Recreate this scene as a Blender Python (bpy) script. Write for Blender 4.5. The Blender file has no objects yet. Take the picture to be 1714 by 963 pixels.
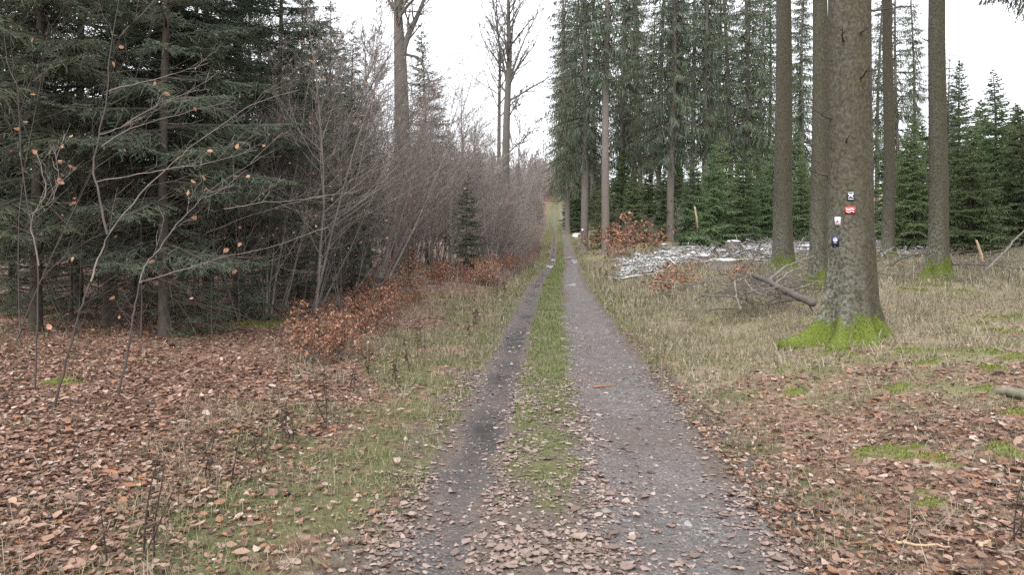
import bpy, math, random
import numpy as np
from mathutils import Vector, Matrix

sc = bpy.context.scene
COL = sc.collection
R = math.radians
F_PX, CX, CY, HZ = 1190.0, 857.0, 481.5, 375.0      # focal length and horizon row of the photograph
EYE = 1.65
YAW = R(3.27)

# ------------------------------------------------------------------ camera
cam_d = bpy.data.cameras.new('camera')
cam_d.sensor_width = 36.0
cam_d.lens = 36.0 * F_PX / 1714.0
cam_d.shift_y = -(CY - HZ) / 1714.0
cam_d.clip_start = 0.05
cam_d.clip_end = 3000
cam = bpy.data.objects.new('camera', cam_d)
COL.objects.link(cam)
cam.location = (0, 0, EYE)
cam.rotation_euler = (R(90), 0, YAW)
sc.camera = cam

# ------------------------------------------------------------------ sky, light, exposure
SUN_EL, SUN_AZ = R(52), R(200)                       # azimuth clockwise from +Y
world = bpy.data.worlds.new('World')
sc.world = world
world.use_nodes = True
wn = world.node_tree
wn.nodes.clear()
sky = wn.nodes.new('ShaderNodeTexSky')
sky.sky_type = 'NISHITA'
sky.sun_disc = False
sky.sun_elevation = SUN_EL
sky.sun_rotation = SUN_AZ
sky.air_density = 1.0
sky.dust_density = 4.0
sky.ozone_density = 1.0
hs = wn.nodes.new('ShaderNodeHueSaturation')
hs.inputs['Saturation'].default_value = 0.35
cl = wn.nodes.new('ShaderNodeMix')
cl.data_type = 'RGBA'
cl.inputs['Factor'].default_value = 0.8
cl.inputs['B'].default_value = (9.5, 9.75, 10.2, 1)   # the even cloud layer
bg = wn.nodes.new('ShaderNodeBackground')
bg.inputs['Strength'].default_value = 0.1
wo = wn.nodes.new('ShaderNodeOutputWorld')
wn.links.new(sky.outputs[0], hs.inputs['Color'])
wn.links.new(hs.outputs[0], cl.inputs['A'])
wn.links.new(cl.outputs['Result'], bg.inputs['Color'])
wn.links.new(bg.outputs[0], wo.inputs['Surface'])
sun_d = bpy.data.lights.new('sun', 'SUN')
sun_d.energy = 1.5
sun_d.angle = R(45)
sun_d.color = (1.0, 0.97, 0.93)
sun = bpy.data.objects.new('sun', sun_d)
COL.objects.link(sun)
sv = Vector((math.sin(SUN_AZ) * math.cos(SUN_EL), math.cos(SUN_AZ) * math.cos(SUN_EL), math.sin(SUN_EL)))
sun.rotation_euler = sv.to_track_quat('Z', 'Y').to_euler()
sc.view_settings.view_transform = 'Standard'
sc.view_settings.look = 'None'
sc.view_settings.exposure = 1.25
sc.view_settings.gamma = 1.0
sc.view_settings.use_curve_mapping = False
sc.render.engine = 'CYCLES'
sc.cycles.max_bounces = 6
sc.cycles.diffuse_bounces = 3
sc.cycles.glossy_bounces = 2
sc.cycles.transmission_bounces = 2
sc.cycles.transparent_max_bounces = 4
sc.cycles.use_denoising = False

# ------------------------------------------------------------------ numpy helpers
def nrm(v):
    return v / np.maximum(np.linalg.norm(v, axis=-1, keepdims=True), 1e-9)

def hash2(ix, iy, seed):
    h = (ix.astype(np.int64) * 374761393 + iy.astype(np.int64) * 668265263 + seed * 1442695041) & 0xFFFFFFFF
    h = ((h ^ (h >> 13)) * 1274126177) & 0xFFFFFFFF
    h = (h ^ (h >> 16)) & 0xFFFFFF
    return h / float(0xFFFFFF)

def vn(x, y, scale, seed=0):
    x = np.asarray(x, float) * scale; y = np.asarray(y, float) * scale
    ix = np.floor(x); iy = np.floor(y)
    fx = x - ix; fy = y - iy
    fx = fx * fx * (3 - 2 * fx); fy = fy * fy * (3 - 2 * fy)
    a = hash2(ix, iy, seed); b = hash2(ix + 1, iy, seed)
    c = hash2(ix, iy + 1, seed); d = hash2(ix + 1, iy + 1, seed)
    return (a + (b - a) * fx) * (1 - fy) + (c + (d - c) * fx) * fy

def fbm(x, y, scale, octv=4, seed=0):
    t = 0; amp = .5; s = 0
    for o in range(octv):
        t = t + amp * vn(x, y, scale * 2 ** o, seed + 17 * o); s += amp; amp *= .5
    return t / s

def sst(a, b, x):
    t = np.clip((np.asarray(x, float) - a) / (b - a), 0, 1)
    return t * t * (3 - 2 * t)

def mk_mesh(name, V, faces, mats, mat_idx=None, smooth=False, attrs=None):
    """V (n,3); faces: list of (k,3)/(k,4) int arrays; mat_idx: one index per faces entry."""
    me = bpy.data.meshes.new(name)
    V = np.ascontiguousarray(V, dtype=np.float32)
    faces = [f for f in faces]
    me.vertices.add(len(V)); me.vertices.foreach_set('co', V.ravel())
    loops = np.concatenate([f.ravel() for f in faces]).astype(np.int32)
    sizes = np.concatenate([np.full(len(f), f.shape[1], np.int32) for f in faces])
    starts = np.concatenate([[0], np.cumsum(sizes)[:-1]]).astype(np.int32)
    me.loops.add(len(loops)); me.loops.foreach_set('vertex_index', loops)
    me.polygons.add(len(sizes)); me.polygons.foreach_set('loop_start', starts)
    me.polygons.foreach_set('loop_total', sizes)
    for m in (mats if isinstance(mats, (list, tuple)) else [mats]):
        me.materials.append(m)
    if mat_idx is not None:
        mi = np.concatenate([np.full(len(f), i, np.int32) for f, i in zip(faces, mat_idx)])
        me.polygons.foreach_set('material_index', mi)
    if smooth:
        me.polygons.foreach_set('use_smooth', np.ones(len(sizes), bool))
    if attrs:
        for k, a in attrs.items():
            at_ = me.attributes.new(k, 'FLOAT', 'POINT')
            at_.data.foreach_set('value', np.ascontiguousarray(a, np.float32))
    me.update(calc_edges=True)
    return me

class Acc:
    """collects vertices and faces of one mesh"""
    def __init__(s): s.V = []; s.F = []; s.M = []; s.n = 0
    def add(s, V, F, mat=0):
        V = np.asarray(V, float).reshape(-1, 3)
        if len(V) == 0: return
        for f in (F if isinstance(F, list) else [F]):
            s.F.append(np.asarray(f) + s.n); s.M.append(mat)
        s.V.append(V); s.n += len(V)
    def mesh(s, name, mats, smooth=False):
        return mk_mesh(name, np.concatenate(s.V), s.F, mats, s.M, smooth)

def tubes(P, Rd, sides=3, cap=False):
    """P (n,m,3) polylines, Rd (n,m) radii -> V, quads"""
    n, m, _ = P.shape
    T = nrm(np.gradient(P, axis=1))
    ref = np.array([.31, .52, .79])
    A = np.cross(T, ref); bad = np.linalg.norm(A, axis=-1) < .2
    A[bad] = np.cross(T[bad], np.array([1., 0, 0])); A = nrm(A); B = np.cross(T, A)
    th = np.arange(sides) / sides * 2 * np.pi
    V = P[:, :, None] + Rd[:, :, None, None] * (A[:, :, None] * np.cos(th)[:, None] + B[:, :, None] * np.sin(th)[:, None])
    i = np.arange(n)[:, None, None] * (m * sides); j = np.arange(m - 1)[None, :, None] * sides; k = np.arange(sides)[None, None]
    k2 = (k + 1) % sides
    Q = np.stack([i + j + k, i + j + k2, i + j + sides + k2, i + j + sides + k], -1).reshape(-1, 4)
    F = [Q]
    if cap:
        c = np.arange(sides)
        base = (np.arange(n) * m * sides)[:, None]
        F.append((base + c[::-1][None])); F.append(base + (m - 1) * sides + c[None])
    return V.reshape(-1, 3), F

def grow(start, d, length, m, wander, trop, tw, rng):
    P = [start]; d = nrm(d); st = (np.asarray(length) / (m - 1))
    st = np.broadcast_to(st, (len(start),))[:, None]
    for i in range(m - 1):
        d = nrm(d + np.asarray(trop) * (tw / (m - 1)) + rng.normal(0, wander, d.shape))
        P.append(P[-1] + d * st)
    return np.stack(P, 1)

def spawn(P, Rd, k, t0, t1, ang, rng, flat=0.0, jit=.25):
    n, m, _ = P.shape
    t = (np.arange(k) + rng.uniform(.1, .9, (n, k))) / k
    t = t0 + (t1 - t0) * t
    s = np.clip(t * (m - 1), 0, m - 1.001); i = s.astype(int); f = (s - i)[..., None]
    pi = np.arange(n)[:, None]
    pos = P[pi, i] * (1 - f) + P[pi, i + 1] * f
    tan = nrm(P[pi, i + 1] - P[pi, i])
    rr = Rd[pi, i] * (1 - f[..., 0]) + Rd[pi, i + 1] * f[..., 0]
    rv = rng.normal(0, 1, tan.shape); rv[..., 2] *= (1 - flat)
    perp = nrm(rv - (rv * tan).sum(-1, keepdims=True) * tan)
    a = (ang + rng.normal(0, jit * ang, (n, k)))[..., None]
    d = np.cos(a) * tan + np.sin(a) * perp
    ln = np.linalg.norm(np.diff(P, axis=1), axis=-1).sum(1)
    return pos.reshape(-1, 3), d.reshape(-1, 3), rr.ravel(), t.ravel(), np.repeat(ln, k)

def taper(n, m, r0, r1):
    return np.asarray(r0).reshape(-1, 1) * (1 - np.linspace(0, 1, m))[None] + np.asarray(r1).reshape(-1, 1) * np.linspace(0, 1, m)[None] if np.ndim(r0) else np.tile(np.linspace(r0, r1, m), (n, 1))

def kites(a, b, side, w, cross=True):
    """thin pointed sprays from a to b"""
    d = nrm(b - a); side = nrm(side - (side * d).sum(-1, keepdims=True) * d)
    up = np.cross(d, side); mid = a * .62 + b * .38
    w = np.asarray(w).reshape(-1, 1)
    n = len(a)
    V1 = np.stack([a, mid + side * w, b, mid - side * w], 1).reshape(-1, 3)
    Q = np.arange(4 * n).reshape(-1, 4)
    if not cross: return V1, Q
    V2 = np.stack([a, mid + up * w * .8, b, mid - up * w * .8], 1).reshape(-1, 3)
    return np.concatenate([V1, V2]), np.arange(8 * n).reshape(-1, 4)

# ------------------------------------------------------------------ terrain
_ty = np.arange(-60, 900, .5)
def _table(kn, sig):
    k = np.array(kn, float); v = np.interp(_ty, k[:, 0], k[:, 1])
    w = np.exp(-.5 * (np.arange(-60, 61) * .5 / sig) ** 2); w /= w.sum()
    return np.convolve(np.pad(v, 60, mode='edge'), w, 'valid')
_zc = _table([(-60, 1.3), (0, 0), (25, -.55), (40, -.88), (50, -1.12), (57, -1.02), (65, -.70), (80, -.0), (120, 1.9),
              (200, 7.2), (300, 15), (450, 24), (900, 30)], 4.0)
_xc = _table([(-60, .05), (12, .05), (26, .05), (40, .4), (50, .65), (75, .85), (120, 1.0), (200, 1.3), (300, 3), (900, 3)], 4.0)
def zc(y): return np.interp(y, _ty, _zc)
def xc(y): return np.interp(y, _ty, _xc)

def rut_mask(x, y):
    x = np.asarray(x, float); y = np.asarray(y, float); u = x - xc(y)
    n = fbm(x, y, 4.0, 4, 5) - .5; n2 = fbm(x, y, .7, 2, 9) - .5
    u = u + .10 * (fbm(x * 0, y, .35, 2, 12) - .5)
    far = sst(6, 26, y)
    wl = .15 + .06 * n2
    l = 1 - sst(wl - .05, wl + .10, np.abs(u + .66) + .34 * n)
    ri = .17 + .2 * far + .50 * n + .2 * n2; ro = 1.10 - .12 * far + .42 * n + .15 * n2
    r = sst(ri - .08, ri + .08, u) * (1 - sst(ro - .08, ro + .1, u))
    fade = 1 - .45 * sst(58, 90, y)
    return np.maximum(l, r) * fade

def height(x, y):
    x = np.asarray(x, float); y = np.asarray(y, float); u = x - xc(y)
    z = zc(y)
    ur = np.maximum(u, 0); ul = np.maximum(-u, 0)
    z = z + .42 * sst(1.2, 5.0, ur) + .03 * np.clip(ur - 4, 0, 60)
    z = z + .34 * sst(1.2, 5.2, ul) + .02 * np.clip(ul - 5, 0, 60)
    z = z + .42 * sst(16, 34, y) * sst(2.5, 7, u) * (1 - sst(60, 90, y)) + .35 * sst(27, 31, y) * (1 - sst(38, 44, y)) * sst(4, 6, u) * (fbm(x, y, .45, 3, 8) - .25)
    side = sst(1.0, 2.4, np.abs(u))
    z = z + side * (.16 * (fbm(x, y, .35, 3, 1) - .5) + .07 * (fbm(x, y, 1.6, 3, 2) - .5))
    l = np.exp(-((u + .66) / .26) ** 2); r = np.exp(-((u - .68) / .42) ** 2)
    fd = 1 - .6 * sst(60, 80, y)
    z = z - fd * (.07 * l + .05 * r) * (.7 + .6 * fbm(x, y, .5, 2, 3))
    z = z + .03 * np.exp(-((u + .12) / .3) ** 2)
    z = z + (1 - side) * (.035 * (fbm(x, y, 2.5, 3, 4) - .5))
    z = z + l * .065 * (fbm(x, y * 1.6, 8, 3, 6) - .5) * sst(4.0, 6.0, y) + r * .022 * (fbm(x, y, 7, 3, 7) - .5)
    return z

def hz(x, y): return float(height(np.array([x]), np.array([y]))[0])

FWD = np.array([-math.sin(YAW), math.cos(YAW), 0.0]); RGT = np.array([math.cos(YAW), math.sin(YAW), 0.0])
EYEP = np.array([0, 0, EYE])
def ray(px, py): return FWD + RGT * ((px - CX) / F_PX) + np.array([0, 0, (HZ - py) / F_PX])
def pt(px, py, d): return EYEP + ray(px, py) * d          # a point at a given depth
def on(px, d):                                             # the ground at a given depth
    p = EYEP + ray(px, HZ) * d
    return np.array([p[0], p[1], hz(p[0], p[1])])
def hit(px, py, dmin=2.0, dmax=120.0):                     # the ground where a sight line meets it
    ds = np.exp(np.linspace(math.log(dmin), math.log(dmax), 3000))
    P = EYEP + ray(px, py)[None] * ds[:, None]
    b = P[:, 2] < height(P[:, 0], P[:, 1]) + .004
    i = np.argmax(b) if b.any() else int(np.argmin(np.abs(ds - 36)))
    return np.array([P[i, 0], P[i, 1], hz(P[i, 0], P[i, 1])])
def depth(x, y): return x * FWD[0] + y * FWD[1]
def pix(P):
    P = np.asarray(P, float) - EYEP
    d = P @ FWD
    return CX + F_PX * (P @ RGT) / d, HZ - F_PX * P[..., 2] / d, d

# ------------------------------------------------------------------ materials
class NT:
    def __init__(s, name, rough=.85, spec=.25):
        s.m = bpy.data.materials.new(name); s.m.use_nodes = True
        s.t = s.m.node_tree; s.b = s.t.nodes['Principled BSDF']
        s.b.inputs['Roughness'].default_value = rough
        s.b.inputs['Specular IOR Level'].default_value = spec
        s.out = s.t.nodes['Material Output']
    def n(s, typ, **kw):
        nd = s.t.nodes.new('ShaderNode' + typ)
        for k, v in kw.items():
            if k.startswith('i_'): nd.inputs[k[2:].replace('_', ' ')].default_value = v
            else: setattr(nd, k, v)
        return nd
    def l(s, a, b): s.t.links.new(a, b)
    def noise(s, scale, detail=3, rough=.6, vec=None, out='Fac'):
        nd = s.n('TexNoise', i_Scale=scale, i_Detail=detail, i_Roughness=rough)
        if vec is not None: s.l(vec, nd.inputs['Vector'])
        return nd.outputs[out]
    def obj(s, scale=(1, 1, 1)):
        tc = s.n('TexCoord'); mp = s.n('Mapping'); mp.inputs['Scale'].default_value = scale
        s.l(tc.outputs['Object'], mp.inputs['Vector']); return mp.outputs[0]
    def ramp(s, fac, stops, interp='LINEAR'):
        r = s.n('ValToRGB'); r.color_ramp.interpolation = interp
        el = r.color_ramp.elements
        while len(el) < len(stops): el.new(.5)
        for e, (p, c) in zip(el, stops):
            e.position = p; e.color = (*c, 1) if not np.isscalar(c) else (c, c, c, 1)
        s.l(fac, r.inputs[0]); return r.outputs[0]
    def mix(s, fac, a, b, typ='MIX'):
        m = s.n('Mix', data_type='RGBA', blend_type=typ)
        for v, k in ((fac, 'Factor'), (a, 'A'), (b, 'B')):
            if hasattr(v, 'is_output'): s.l(v, m.inputs[k])
            elif k == 'Factor': m.inputs[k].default_value = v
            else: m.inputs[k].default_value = (*v, 1)
        return m.outputs['Result']
    def math(s, op, a, b=None, clamp=False):
        m = s.n('Math', operation=op, use_clamp=clamp)
        for i, v in enumerate((a, b)):
            if v is None: continue
            if hasattr(v, 'is_output'): s.l(v, m.inputs[i])
            else: m.inputs[i].default_value = v
        return m.outputs[0]
    def attr(s, name): return s.n('Attribute', attribute_name=name).outputs['Fac']
    def color(s, c): s.l(c, s.b.inputs['Base Color'])
    def bump(s, h, strength=.5, dist=.01):
        b = s.n('Bump'); b.inputs['Strength'].default_value = strength; b.inputs['Distance'].default_value = dist
        s.l(h, b.inputs['Height']); s.l(b.outputs[0], s.b.inputs['Normal'])

def island(s): return s.n('NewGeometry').outputs['Random Per Island']
def objrand(s): return s.n('ObjectInfo').outputs['Random']

def foliage(name, stops, trans=.25, rough=.6, spec=.3, objvar=.25):
    s = NT(name, rough, spec)
    c = s.ramp(island(s), stops)
    if objvar:
        v = s.math('MULTIPLY_ADD', objrand(s), objvar * 2); s.t.nodes[-1].inputs[2].default_value = 1 - objvar
        hsv = s.n('HueSaturation'); s.l(c, hsv.inputs['Color']); s.l(v, hsv.inputs['Value']); c = hsv.outputs[0]
        wnz = s.n('TexWhiteNoise', noise_dimensions='1D'); s.l(objrand(s), wnz.inputs['W'])
        hv = .05 if 'needle' in name else .012
        hu = s.math('MULTIPLY_ADD', wnz.outputs['Value'], hv); s.t.nodes[-1].inputs[2].default_value = .5 - hv * .62; s.l(hu, hsv.inputs['Hue'])
    s.color(c)
    if trans:
        tr = s.n('BsdfTranslucent'); s.l(c, tr.inputs['Color'])
        mx = s.n('MixShader'); mx.inputs[0].default_value = trans
        s.l(s.b.outputs[0], mx.inputs[1]); s.l(tr.outputs[0], mx.inputs[2]); s.l(mx.outputs[0], s.out.inputs['Surface'])
    return s.m

LEAF_STOPS = [(0, (.055, .032, .024)), (.15, (.115, .062, .043)), (.4, (.19, .105, .073)), (.62, (.255, .155, .115)), (.74, (.27, .125, .062)),
              (.88, (.335, .235, .19)), (1, (.45, .355, .30))]
M = {}
M['litter'] = foliage('fallen_leaf_material', LEAF_STOPS, .12, .5, .35, 0)
M['trackobj'] = foliage('single_track_leaf_material', [(0, (.15, .10, .08)), (1, (.25, .185, .155))], .05, .4, .4, .4)
M['crumb'] = foliage('leaf_crumb_material', [(0, (.035, .024, .018)), (.5, (.10, .064, .047)), (.85, (.17, .115, .085)), (1, (.30, .23, .18))], .05, .6, .3, 0)
M['leafobj'] = foliage('single_leaf_material', [(0, (.19, .105, .07)), (1, (.33, .22, .165))], .12, .45, .4, .4)
M['copper'] = foliage('copper_beech_leaf_material', [(0, (.13, .06, .038)), (.35, (.27, .125, .07)), (.7, (.38, .195, .115)), (.9, (.48, .30, .21)), (1, (.62, .49, .41))], .3, .5, .3, .12)
M['paleleaf'] = foliage('pale_beech_leaf_material', [(0, (.36, .13, .06)), (.6, (.45, .25, .16)), (1, (.62, .45, .38))], .3, .5, .3, 0)
M['trackleaf'] = foliage('wet_track_leaf_material', [(0, (.08, .052, .042)), (.35, (.165, .112, .092)), (.75, (.245, .178, .152)), (1, (.36, .285, .25))], .05, .4, .4, 0)
M['grass'] = foliage('grass_blade_material', [(0, (.065, .09, .022)), (.4, (.11, .15, .038)), (.8, (.16, .195, .06)), (1, (.28, .27, .14))], .3, .5, .3, 0)
M['verge'] = foliage('verge_grass_material', [(0, (.07, .082, .03)), (.35, (.13, .145, .058)), (.62, (.20, .20, .10)), (.85, (.30, .26, .16)), (1, (.42, .36, .24))], .3, .55, .3, 0)
M['dry'] = foliage('dry_grass_material', [(0, (.125, .098, .064)), (.35, (.215, .178, .122)), (.7, (.30, .258, .185)), (1, (.43, .385, .295))], .25, .6, .2, 0)
M['weed'] = foliage('dead_weed_material', [(0, (.03, .022, .018)), (.6, (.075, .052, .042)), (1, (.17, .12, .095))], .1, .7, .2, .15)
M['needle_dark'] = foliage('dark_spruce_needle_material', [(0, (.075, .058, .042)), (.07, (.055, .074, .05)), (.4, (.10, .128, .085)), (.8, (.145, .175, .115)), (1, (.19, .205, .135))], .28, .5, .3, .25)
M['needle_blue'] = foliage('blue_spruce_needle_material', [(0, (.08, .062, .046)), (.06, (.062, .086, .062)), (.4, (.108, .146, .10)), (.8, (.155, .195, .135)), (1, (.20, .225, .155))], .28, .5, .3, .25)
M['needle_young'] = foliage('young_spruce_needle_material', [(0, (.08, .12, .06)), (.4, (.15, .215, .10)), (.8, (.205, .265, .13)), (1, (.26, .30, .17))], .32, .5, .3, .3)
M['needle_old'] = foliage('tall_spruce_needle_material', [(0, (.048, .07, .045)), (.4, (.088, .118, .072)), (.8, (.125, .155, .095)), (1, (.17, .185, .12))], .35, .5, .3, .22)
M['moss'] = foliage('moss_material', [(0, (.07, .095, .014)), (.5, (.14, .17, .028)), (1, (.25, .265, .06))], .25, .7, .15, 0)

def bark(name, dark, light, scale=(1, 1, .35), freq=26, rough=.9, spec=.15, lichen=None, objvar=.15, band=0, bumpd=.012):
    s = NT(name, rough, spec)
    v = s.obj(scale)
    n1 = s.noise(freq, 4, .65, v); n2 = s.noise(freq * .12, 3, .6, v)
    c = s.ramp(s.math('MULTIPLY_ADD', n1, .7), [(.3, dark), (.72, light)])
    s.t.nodes[-2].inputs[2].default_value = 0.15
    if lichen:
        c = s.mix(s.ramp(n2, [(.5, 0.0), (.68, .75)]), c, lichen)
    if objvar:
        q = s.math('MULTIPLY_ADD', objrand(s), objvar * 2); s.t.nodes[-1].inputs[2].default_value = 1 - objvar
        hsv = s.n('HueSaturation'); s.l(c, hsv.inputs['Color']); s.l(q, hsv.inputs['Value']); c = hsv.outputs[0]
    s.color(c); s.bump(n1, .7, bumpd)
    return s.m
M['bark_dark'] = bark('dark_spruce_bark', (.045, .036, .03), (.115, .095, .078), lichen=(.085, .09, .055))
M['bark_tall'] = bark('tall_spruce_bark', (.095, .08, .07), (.205, .175, .16), lichen=(.16, .16, .13))
M['twig'] = bark('beech_twig_bark', (.105, .09, .08), (.28, .245, .225), freq=9, objvar=.35, bumpd=.002)
M['twig_pink'] = bark('far_beech_twig_hazed', (.165, .14, .128), (.36, .32, .295), freq=6, objvar=.3, bumpd=.002)  # pinkish far twigs, lightened further so distance haze sits in the colour
M['twig_dark'] = bark('dark_twig_bark', (.045, .037, .033), (.11, .09, .08), freq=9, objvar=.2, bumpd=.002)
M['twig_light'] = bark('pale_twig_bark', (.085, .07, .06), (.26, .225, .195), freq=14, objvar=0, bumpd=.002)
M['bark_beech'] = bark('grey_beech_bark', (.085, .074, .066), (.17, .15, .136), freq=12, lichen=(.105, .108, .078), scale=(1, 1, .5))
M['deadwood'] = bark('dead_branch_bark', (.06, .052, .046), (.24, .21, .19), freq=18, lichen=(.2, .2, .13), objvar=.35, bumpd=.004)

def plain(name, c, rough=.5, spec=.3, var=.12, freq=40):
    s = NT(name, rough, spec)
    n = s.noise(freq, 3, .6, s.obj())
    s.color(s.mix(n, tuple(x * (1 - var) for x in c), tuple(min(1, x * (1 + var)) for x in c)))
    return s.m
def snowy_wood():
    s = NT('snow_dusted_deadwood', .85, .2)
    n = s.noise(20, 4, .65, s.obj()); c = s.ramp(n, [(.3, (.075, .064, .056)), (.7, (.25, .225, .205))])
    g = s.n('NewGeometry'); sx = s.n('SeparateXYZ'); s.l(g.outputs['Normal'], sx.inputs[0])
    f = s.math('ADD', sx.outputs[2], s.math('MULTIPLY', s.noise(5, 3, .6, s.obj()), .9))
    c = s.mix(s.ramp(f, [(.99, 0.0), (1.17, 1.0)]), c, (.56, .57, .58)); s.color(c); return s.m
M['snowwood'] = snowy_wood()
M['snow'] = plain('snow_material', (.52, .535, .56), .6, .3, .05, 30)
M['cutwood'] = plain('cut_wood_material', (.42, .31, .20), .8, .2, .25, 60)
M['orangebark'] = plain('orange_twig_bark', (.30, .14, .075), .7, .2, .3, 60)
M['white'] = plain('white_paint', (.78, .78, .80), .4, .4, .05, 200)
M['black'] = plain('dark_blue_black_paint', (.018, .02, .035), .4, .4, .2, 200)
M['red'] = plain('red_paint', (.42, .03, .035), .45, .4, .12, 200)
M['navy'] = plain('navy_paint', (.022, .024, .055), .4, .4, .2, 200)
M['greyplate'] = plain('grey_blue_print', (.42, .46, .55), .5, .3, .1, 200)

# hero trunk: moss fades in by a vertex attribute that follows where moss grows
def hero_bark():
    s = NT('mossy_spruce_bark', .9, .15)
    v = s.obj((1, 1, .55)); v2 = s.obj((1, 1, 1))
    vo = s.n('TexVoronoi', i_Scale=38.0); vo.feature = 'F1'; s.l(v, vo.inputs['Vector'])
    n1 = s.noise(30, 4, .7, v); n2 = s.noise(3.2, 3, .6, v2); n3 = s.noise(9, 3, .6, v2)
    c = s.ramp(n1, [(.33, (.024, .020, .015)), (.5, (.062, .054, .038)), (.68, (.125, .11, .082))])
    wob = s.n('VectorMath', operation='MULTIPLY_ADD'); nv = s.n('TexNoise', i_Scale=16.0, i_Detail=3.0); s.l(v2, nv.inputs['Vector']); s.l(nv.outputs['Color'], wob.inputs[0]); wob.inputs[1].default_value = (.07, .07, .05); s.l(s.obj((1, 1, .8)), wob.inputs[2])
    pc = s.n('TexVoronoi', i_Scale=44.0); s.l(wob.outputs[0], pc.inputs['Vector'])
    sp = s.n('SeparateColor'); s.l(pc.outputs['Color'], sp.inputs[0])
    c = s.mix(.42, c, s.ramp(sp.outputs[0], [(0, (.036, .031, .022)), (.55, (.068, .060, .043)), (1, (.125, .112, .085))]))
    c = s.mix(s.ramp(n2, [(.45, 0.0), (.7, .5)]), c, (.065, .056, .026))
    li = s.math('MULTIPLY', s.attr('lichen'), s.ramp(s.noise(22, 3, .7, v2), [(.42, 0.0), (.6, 1.0)]))
    c = s.mix(li, c, (.19, .195, .165))
    c = s.mix(s.ramp(n3, [(.70, 0.0), (.78, .6)]), c, (.2, .195, .17))
    mf = s.math('SUBTRACT', s.attr('moss'), s.math('MULTIPLY', n3, .55))
    mf = s.ramp(mf, [(.10, 0.0), (.5, 1.0)])
    mc = s.ramp(s.noise(45, 3, .6, v2), [(.3, (.05, .072, .012)), (.7, (.15, .18, .035))])
    c = s.mix(mf, c, mc); s.color(c)
    h = s.math('ADD', n1, s.math('MULTIPLY', sp.outputs[0], .5))
    s.bump(h, .8, .012)
    return s.m
M['hero'] = hero_bark()

def ground_mat():
    s = NT('forest_ground', .85, .25)
    v = s.obj()
    # litter
    wv = s.n('TexVoronoi', i_Scale=17.0, i_Randomness=1.0); s.l(v, wv.inputs['Vector'])
    sep = s.n('SeparateColor'); s.l(wv.outputs['Color'], sep.inputs[0])
    lit = s.ramp(sep.outputs[0], LEAF_STOPS)
    big = s.noise(.9, 3, .6, v); med = s.noise(6, 4, .65, v); fin = s.noise(55, 4, .7, v)
    lit = s.mix(s.ramp(med, [(.4, .0), (.75, .8)]), lit, (.13, .095, .07))
    # grass soil
    gr = s.ramp(s.noise(14, 4, .7, v), [(.3, (.075, .07, .035)), (.55, (.125, .125, .055)), (.75, (.22, .19, .11))])
    dry = s.ramp(s.noise(18, 4, .7, v), [(.3, (.14, .11, .07)), (.7, (.32, .27, .18))])
    dry = s.mix(s.ramp(big, [(.42, 0.0), (.62, .8)]), dry, (.15, .155, .06))
    # gravel
    gv = s.n('TexVoronoi', i_Scale=70.0); s.l(v, gv.inputs['Vector'])
    sg = s.n('SeparateColor'); s.l(gv.outputs['Color'], sg.inputs[0])
    rut = s.ramp(sg.outputs[0], [(0, (.085, .075, .070)), (.5, (.145, .132, .126)), (.93, (.205, .19, .183)), (1, (.36, .345, .34))])
    rut = s.mix(s.math('MULTIPLY', s.attr('wet'), s.ramp(med, [(.3, 1.0), (.8, .75)])), rut, (.030, .026, .024))
    rut = s.mix(s.ramp(big, [(.38, 0.0), (.68, .65)]), rut, (.15, .112, .10))
    rut = s.mix(s.ramp(med, [(.45, 0.0), (.7, .6)]), rut, (.085, .07, .064))
    moss = s.ramp(s.noise(40, 3, .6, v), [(.3, (.07, .085, .02)), (.7, (.17, .19, .05))])
    def blend(att, base, top, lo=.38, hi=.62, nz=med, amt=.7):
        f = s.math('ADD', s.attr(att), s.math('MULTIPLY', s.math('SUBTRACT', nz, .5), amt))
        return s.mix(s.ramp(f, [(lo, 0.0), (hi, 1.0)]), base, top)
    soil = s.ramp(s.noise(30, 4, .7, v), [(.3, (.075, .06, .05)), (.7, (.17, .135, .115))])
    lit = s.mix(s.attr('soil'), lit, soil)
    c = blend('dry', lit, dry); c = blend('grass', c, gr); c = blend('rut', c, rut, .4, .6, fin, .5)
    c = blend('moss', c, moss, .4, .8, fin, .6); c = blend('snow', c, (.78, .80, .83), .47, .53)
    s.color(c)
    rr = s.mix(s.math('MULTIPLY', s.attr('rut'), s.ramp(big, [(.35, .4), (.6, 1.0)])), (.85, .85, .85), (.33, .33, .33)); s.l(rr, s.b.inputs['Roughness'])
    h = s.math('ADD', s.math('MULTIPLY', wv.outputs['Distance'], .9), s.math('ADD', s.math('MULTIPLY', fin, .6), s.math('MULTIPLY', gv.outputs['Distance'], -.5)))
    s.bump(h, .8, .03)
    return s.m
M['ground'] = ground_mat()

def water_mat():
    s = NT('puddle_painted_reflection', .12, .6)
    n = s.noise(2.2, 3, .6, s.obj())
    s.color(s.ramp(n, [(.35, (.10, .095, .09)), (.55, (.62, .64, .67))]))  # pale slushy tone painted in place of the bright sky reflection
    s.bump(s.noise(14, 2, .5, s.obj()), .05, .01)
    return s.m
M['water'] = water_mat()

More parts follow.
